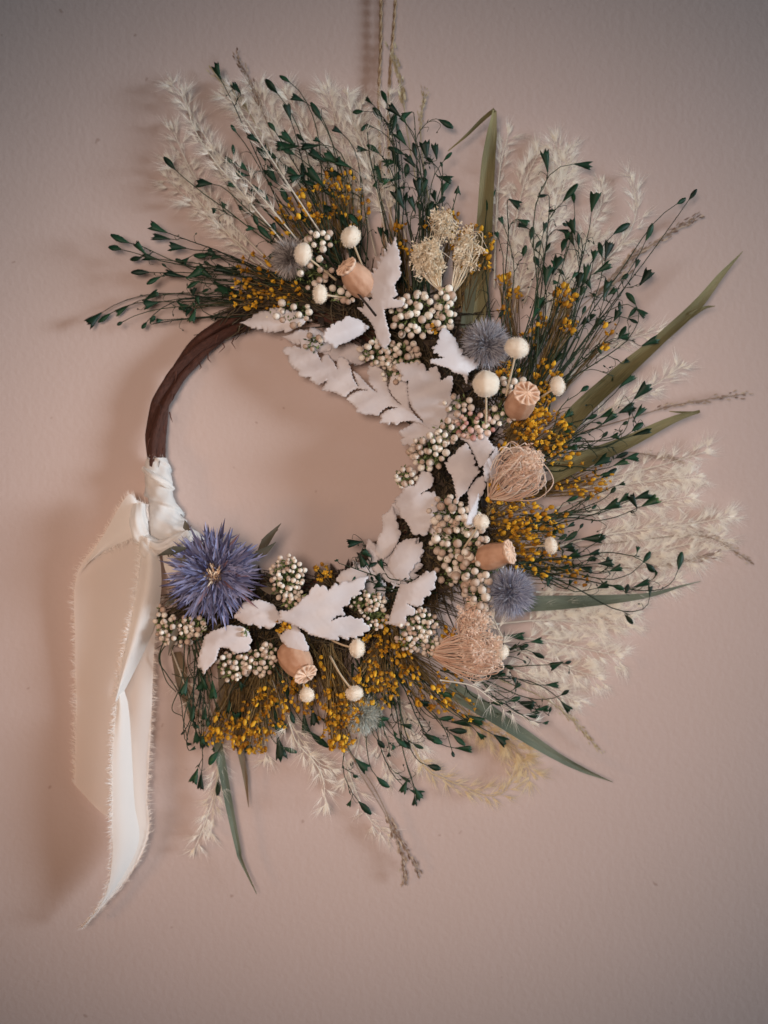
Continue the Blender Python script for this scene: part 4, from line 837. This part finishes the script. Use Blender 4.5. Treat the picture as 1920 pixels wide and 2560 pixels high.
def wf(t, a):
    s = (t * 2.4 - a / (2 * PI)) % 1.0; return 1 + .30 * (s ** 3) - .08 * math.sin(a * 2 + t * 11) + .05 * math.sin(a * 3 - t * 17) + .035 * math.sin(a * 5 + t * 30) + .02 * math.sin(a * 9 - t * 50)
tube(mb, pts, [23, 29, 31, 37, 46, 40, 34], 72, .5, fn=wf); mb.build('ribbon_wrap', 'silk', rib)
mb = MB()
for i in range(50):
    a = U(0, 2 * PI); p = Q(390 + 23 * math.cos(a), 1148 + U(-3, 3), 42 + 25 * math.sin(a)); hair(mb, p, p + Vector((U(-10, 10), U(-16, 4), U(0, 8))), .45, U(.4, 1))
mb.build('frayed_edge', 'silk', rib)
def fold(P, r, m='silk', sq=.6, name='ribbon_fold'):
    mb = MB(); n = 40; c = spline([Q(*p) for p in P], 10); tube(mb, c, r, n, .5, fn=lambda t, a: 1 + .10 * math.sin(a * 3 + t * 6) + .06 * math.sin(a * 7 - t * 9)); return mb.build(name, m, rib)
fold([(350,1262,95),(345,1300,108),(352,1340,110),(372,1362,104)], [14, 21, 20, 12], name='knot')
fold([(360,1345,112),(400,1368,124),(440,1352,120),(470,1330,105)], [12, 17, 15, 8], name='ribbon_fold')
fold([(356,1340,100),(372,1370,112),(380,1400,104)], [16, 24, 16], name='knot')
fold([(360,1172,50),(385,1192,84),(412,1208,78),(432,1222,50)], [7, 8, 8, 6])

# ------------------------------------------------------------------ jute twine
mb = MB()
for P in ([(951, -160), (952, 0), (951, 130), (947, 240), (950, 400), (960, 600), (968, 776)], [(992, -160), (988, 0), (980, 120), (975, 180), (972, 300), (975, 500), (985, 788)]):
    base = spline([Q(x, y, 16 + 24 * max(0, (y - 200)) / 600) for x, y in P], 40)
    for s in (0, 1):
        pts = []; L = 0
        for i, p in enumerate(base):
            if i: L += (p - base[i - 1]).length
            a = L / 14 * PI / 2 + s * PI; pts.append(p + Vector((math.cos(a) * 2.1, U(-.3, .3), math.sin(a) * 2.1)))
        tube(mb, pts, 2.5, 7, .4 + .2 * s, fn=lambda t, a: 1 + U(-.1, .1))
    for i in range(240):
        p = random.choice(base[:-1]); hair(mb, p, p + Vector((U(-1, 1), U(-1, 1), U(-.3, .6))) * 8, .35, U(.3, 1))
tag(mb.build('jute_twine', 'twine', origin=tuple(Q(955, 600, 28))), 'pair of tan jute twine strands the wreath hangs from, against the wall', 'twine')

# ------------------------------------------------------------------ repeats inside the wreath share a group
PH = {'green_seed_sprig': 'dark green seed head sprigs round the outside', 'feather_grass_plume': 'pale feathery grass plumes behind the flowers', 'wispy_seed_grass': 'thin brown seed grasses', 'long_leaf': 'long olive blade leaves',
      'golden_flower_spray': 'golden flower sprays', 'bead_bud_cluster': 'clusters of pale bead buds', 'white_leaf': 'bleached white serrated leaves', 'poppy_seed_pod': 'dried poppy seed pods', 'cream_button_flower': 'cream button flowers on stalks',
      'spiky_globe_flower': 'spiky globe flowers', 'dried_lace_flower': 'peach dried lace flowers', 'bare_tendril': 'bare dark tendrils'}
for o in wreath.children:
    b_ = o.name.split('.')[0]
    if b_ in PH: o['group'] = PH[b_]
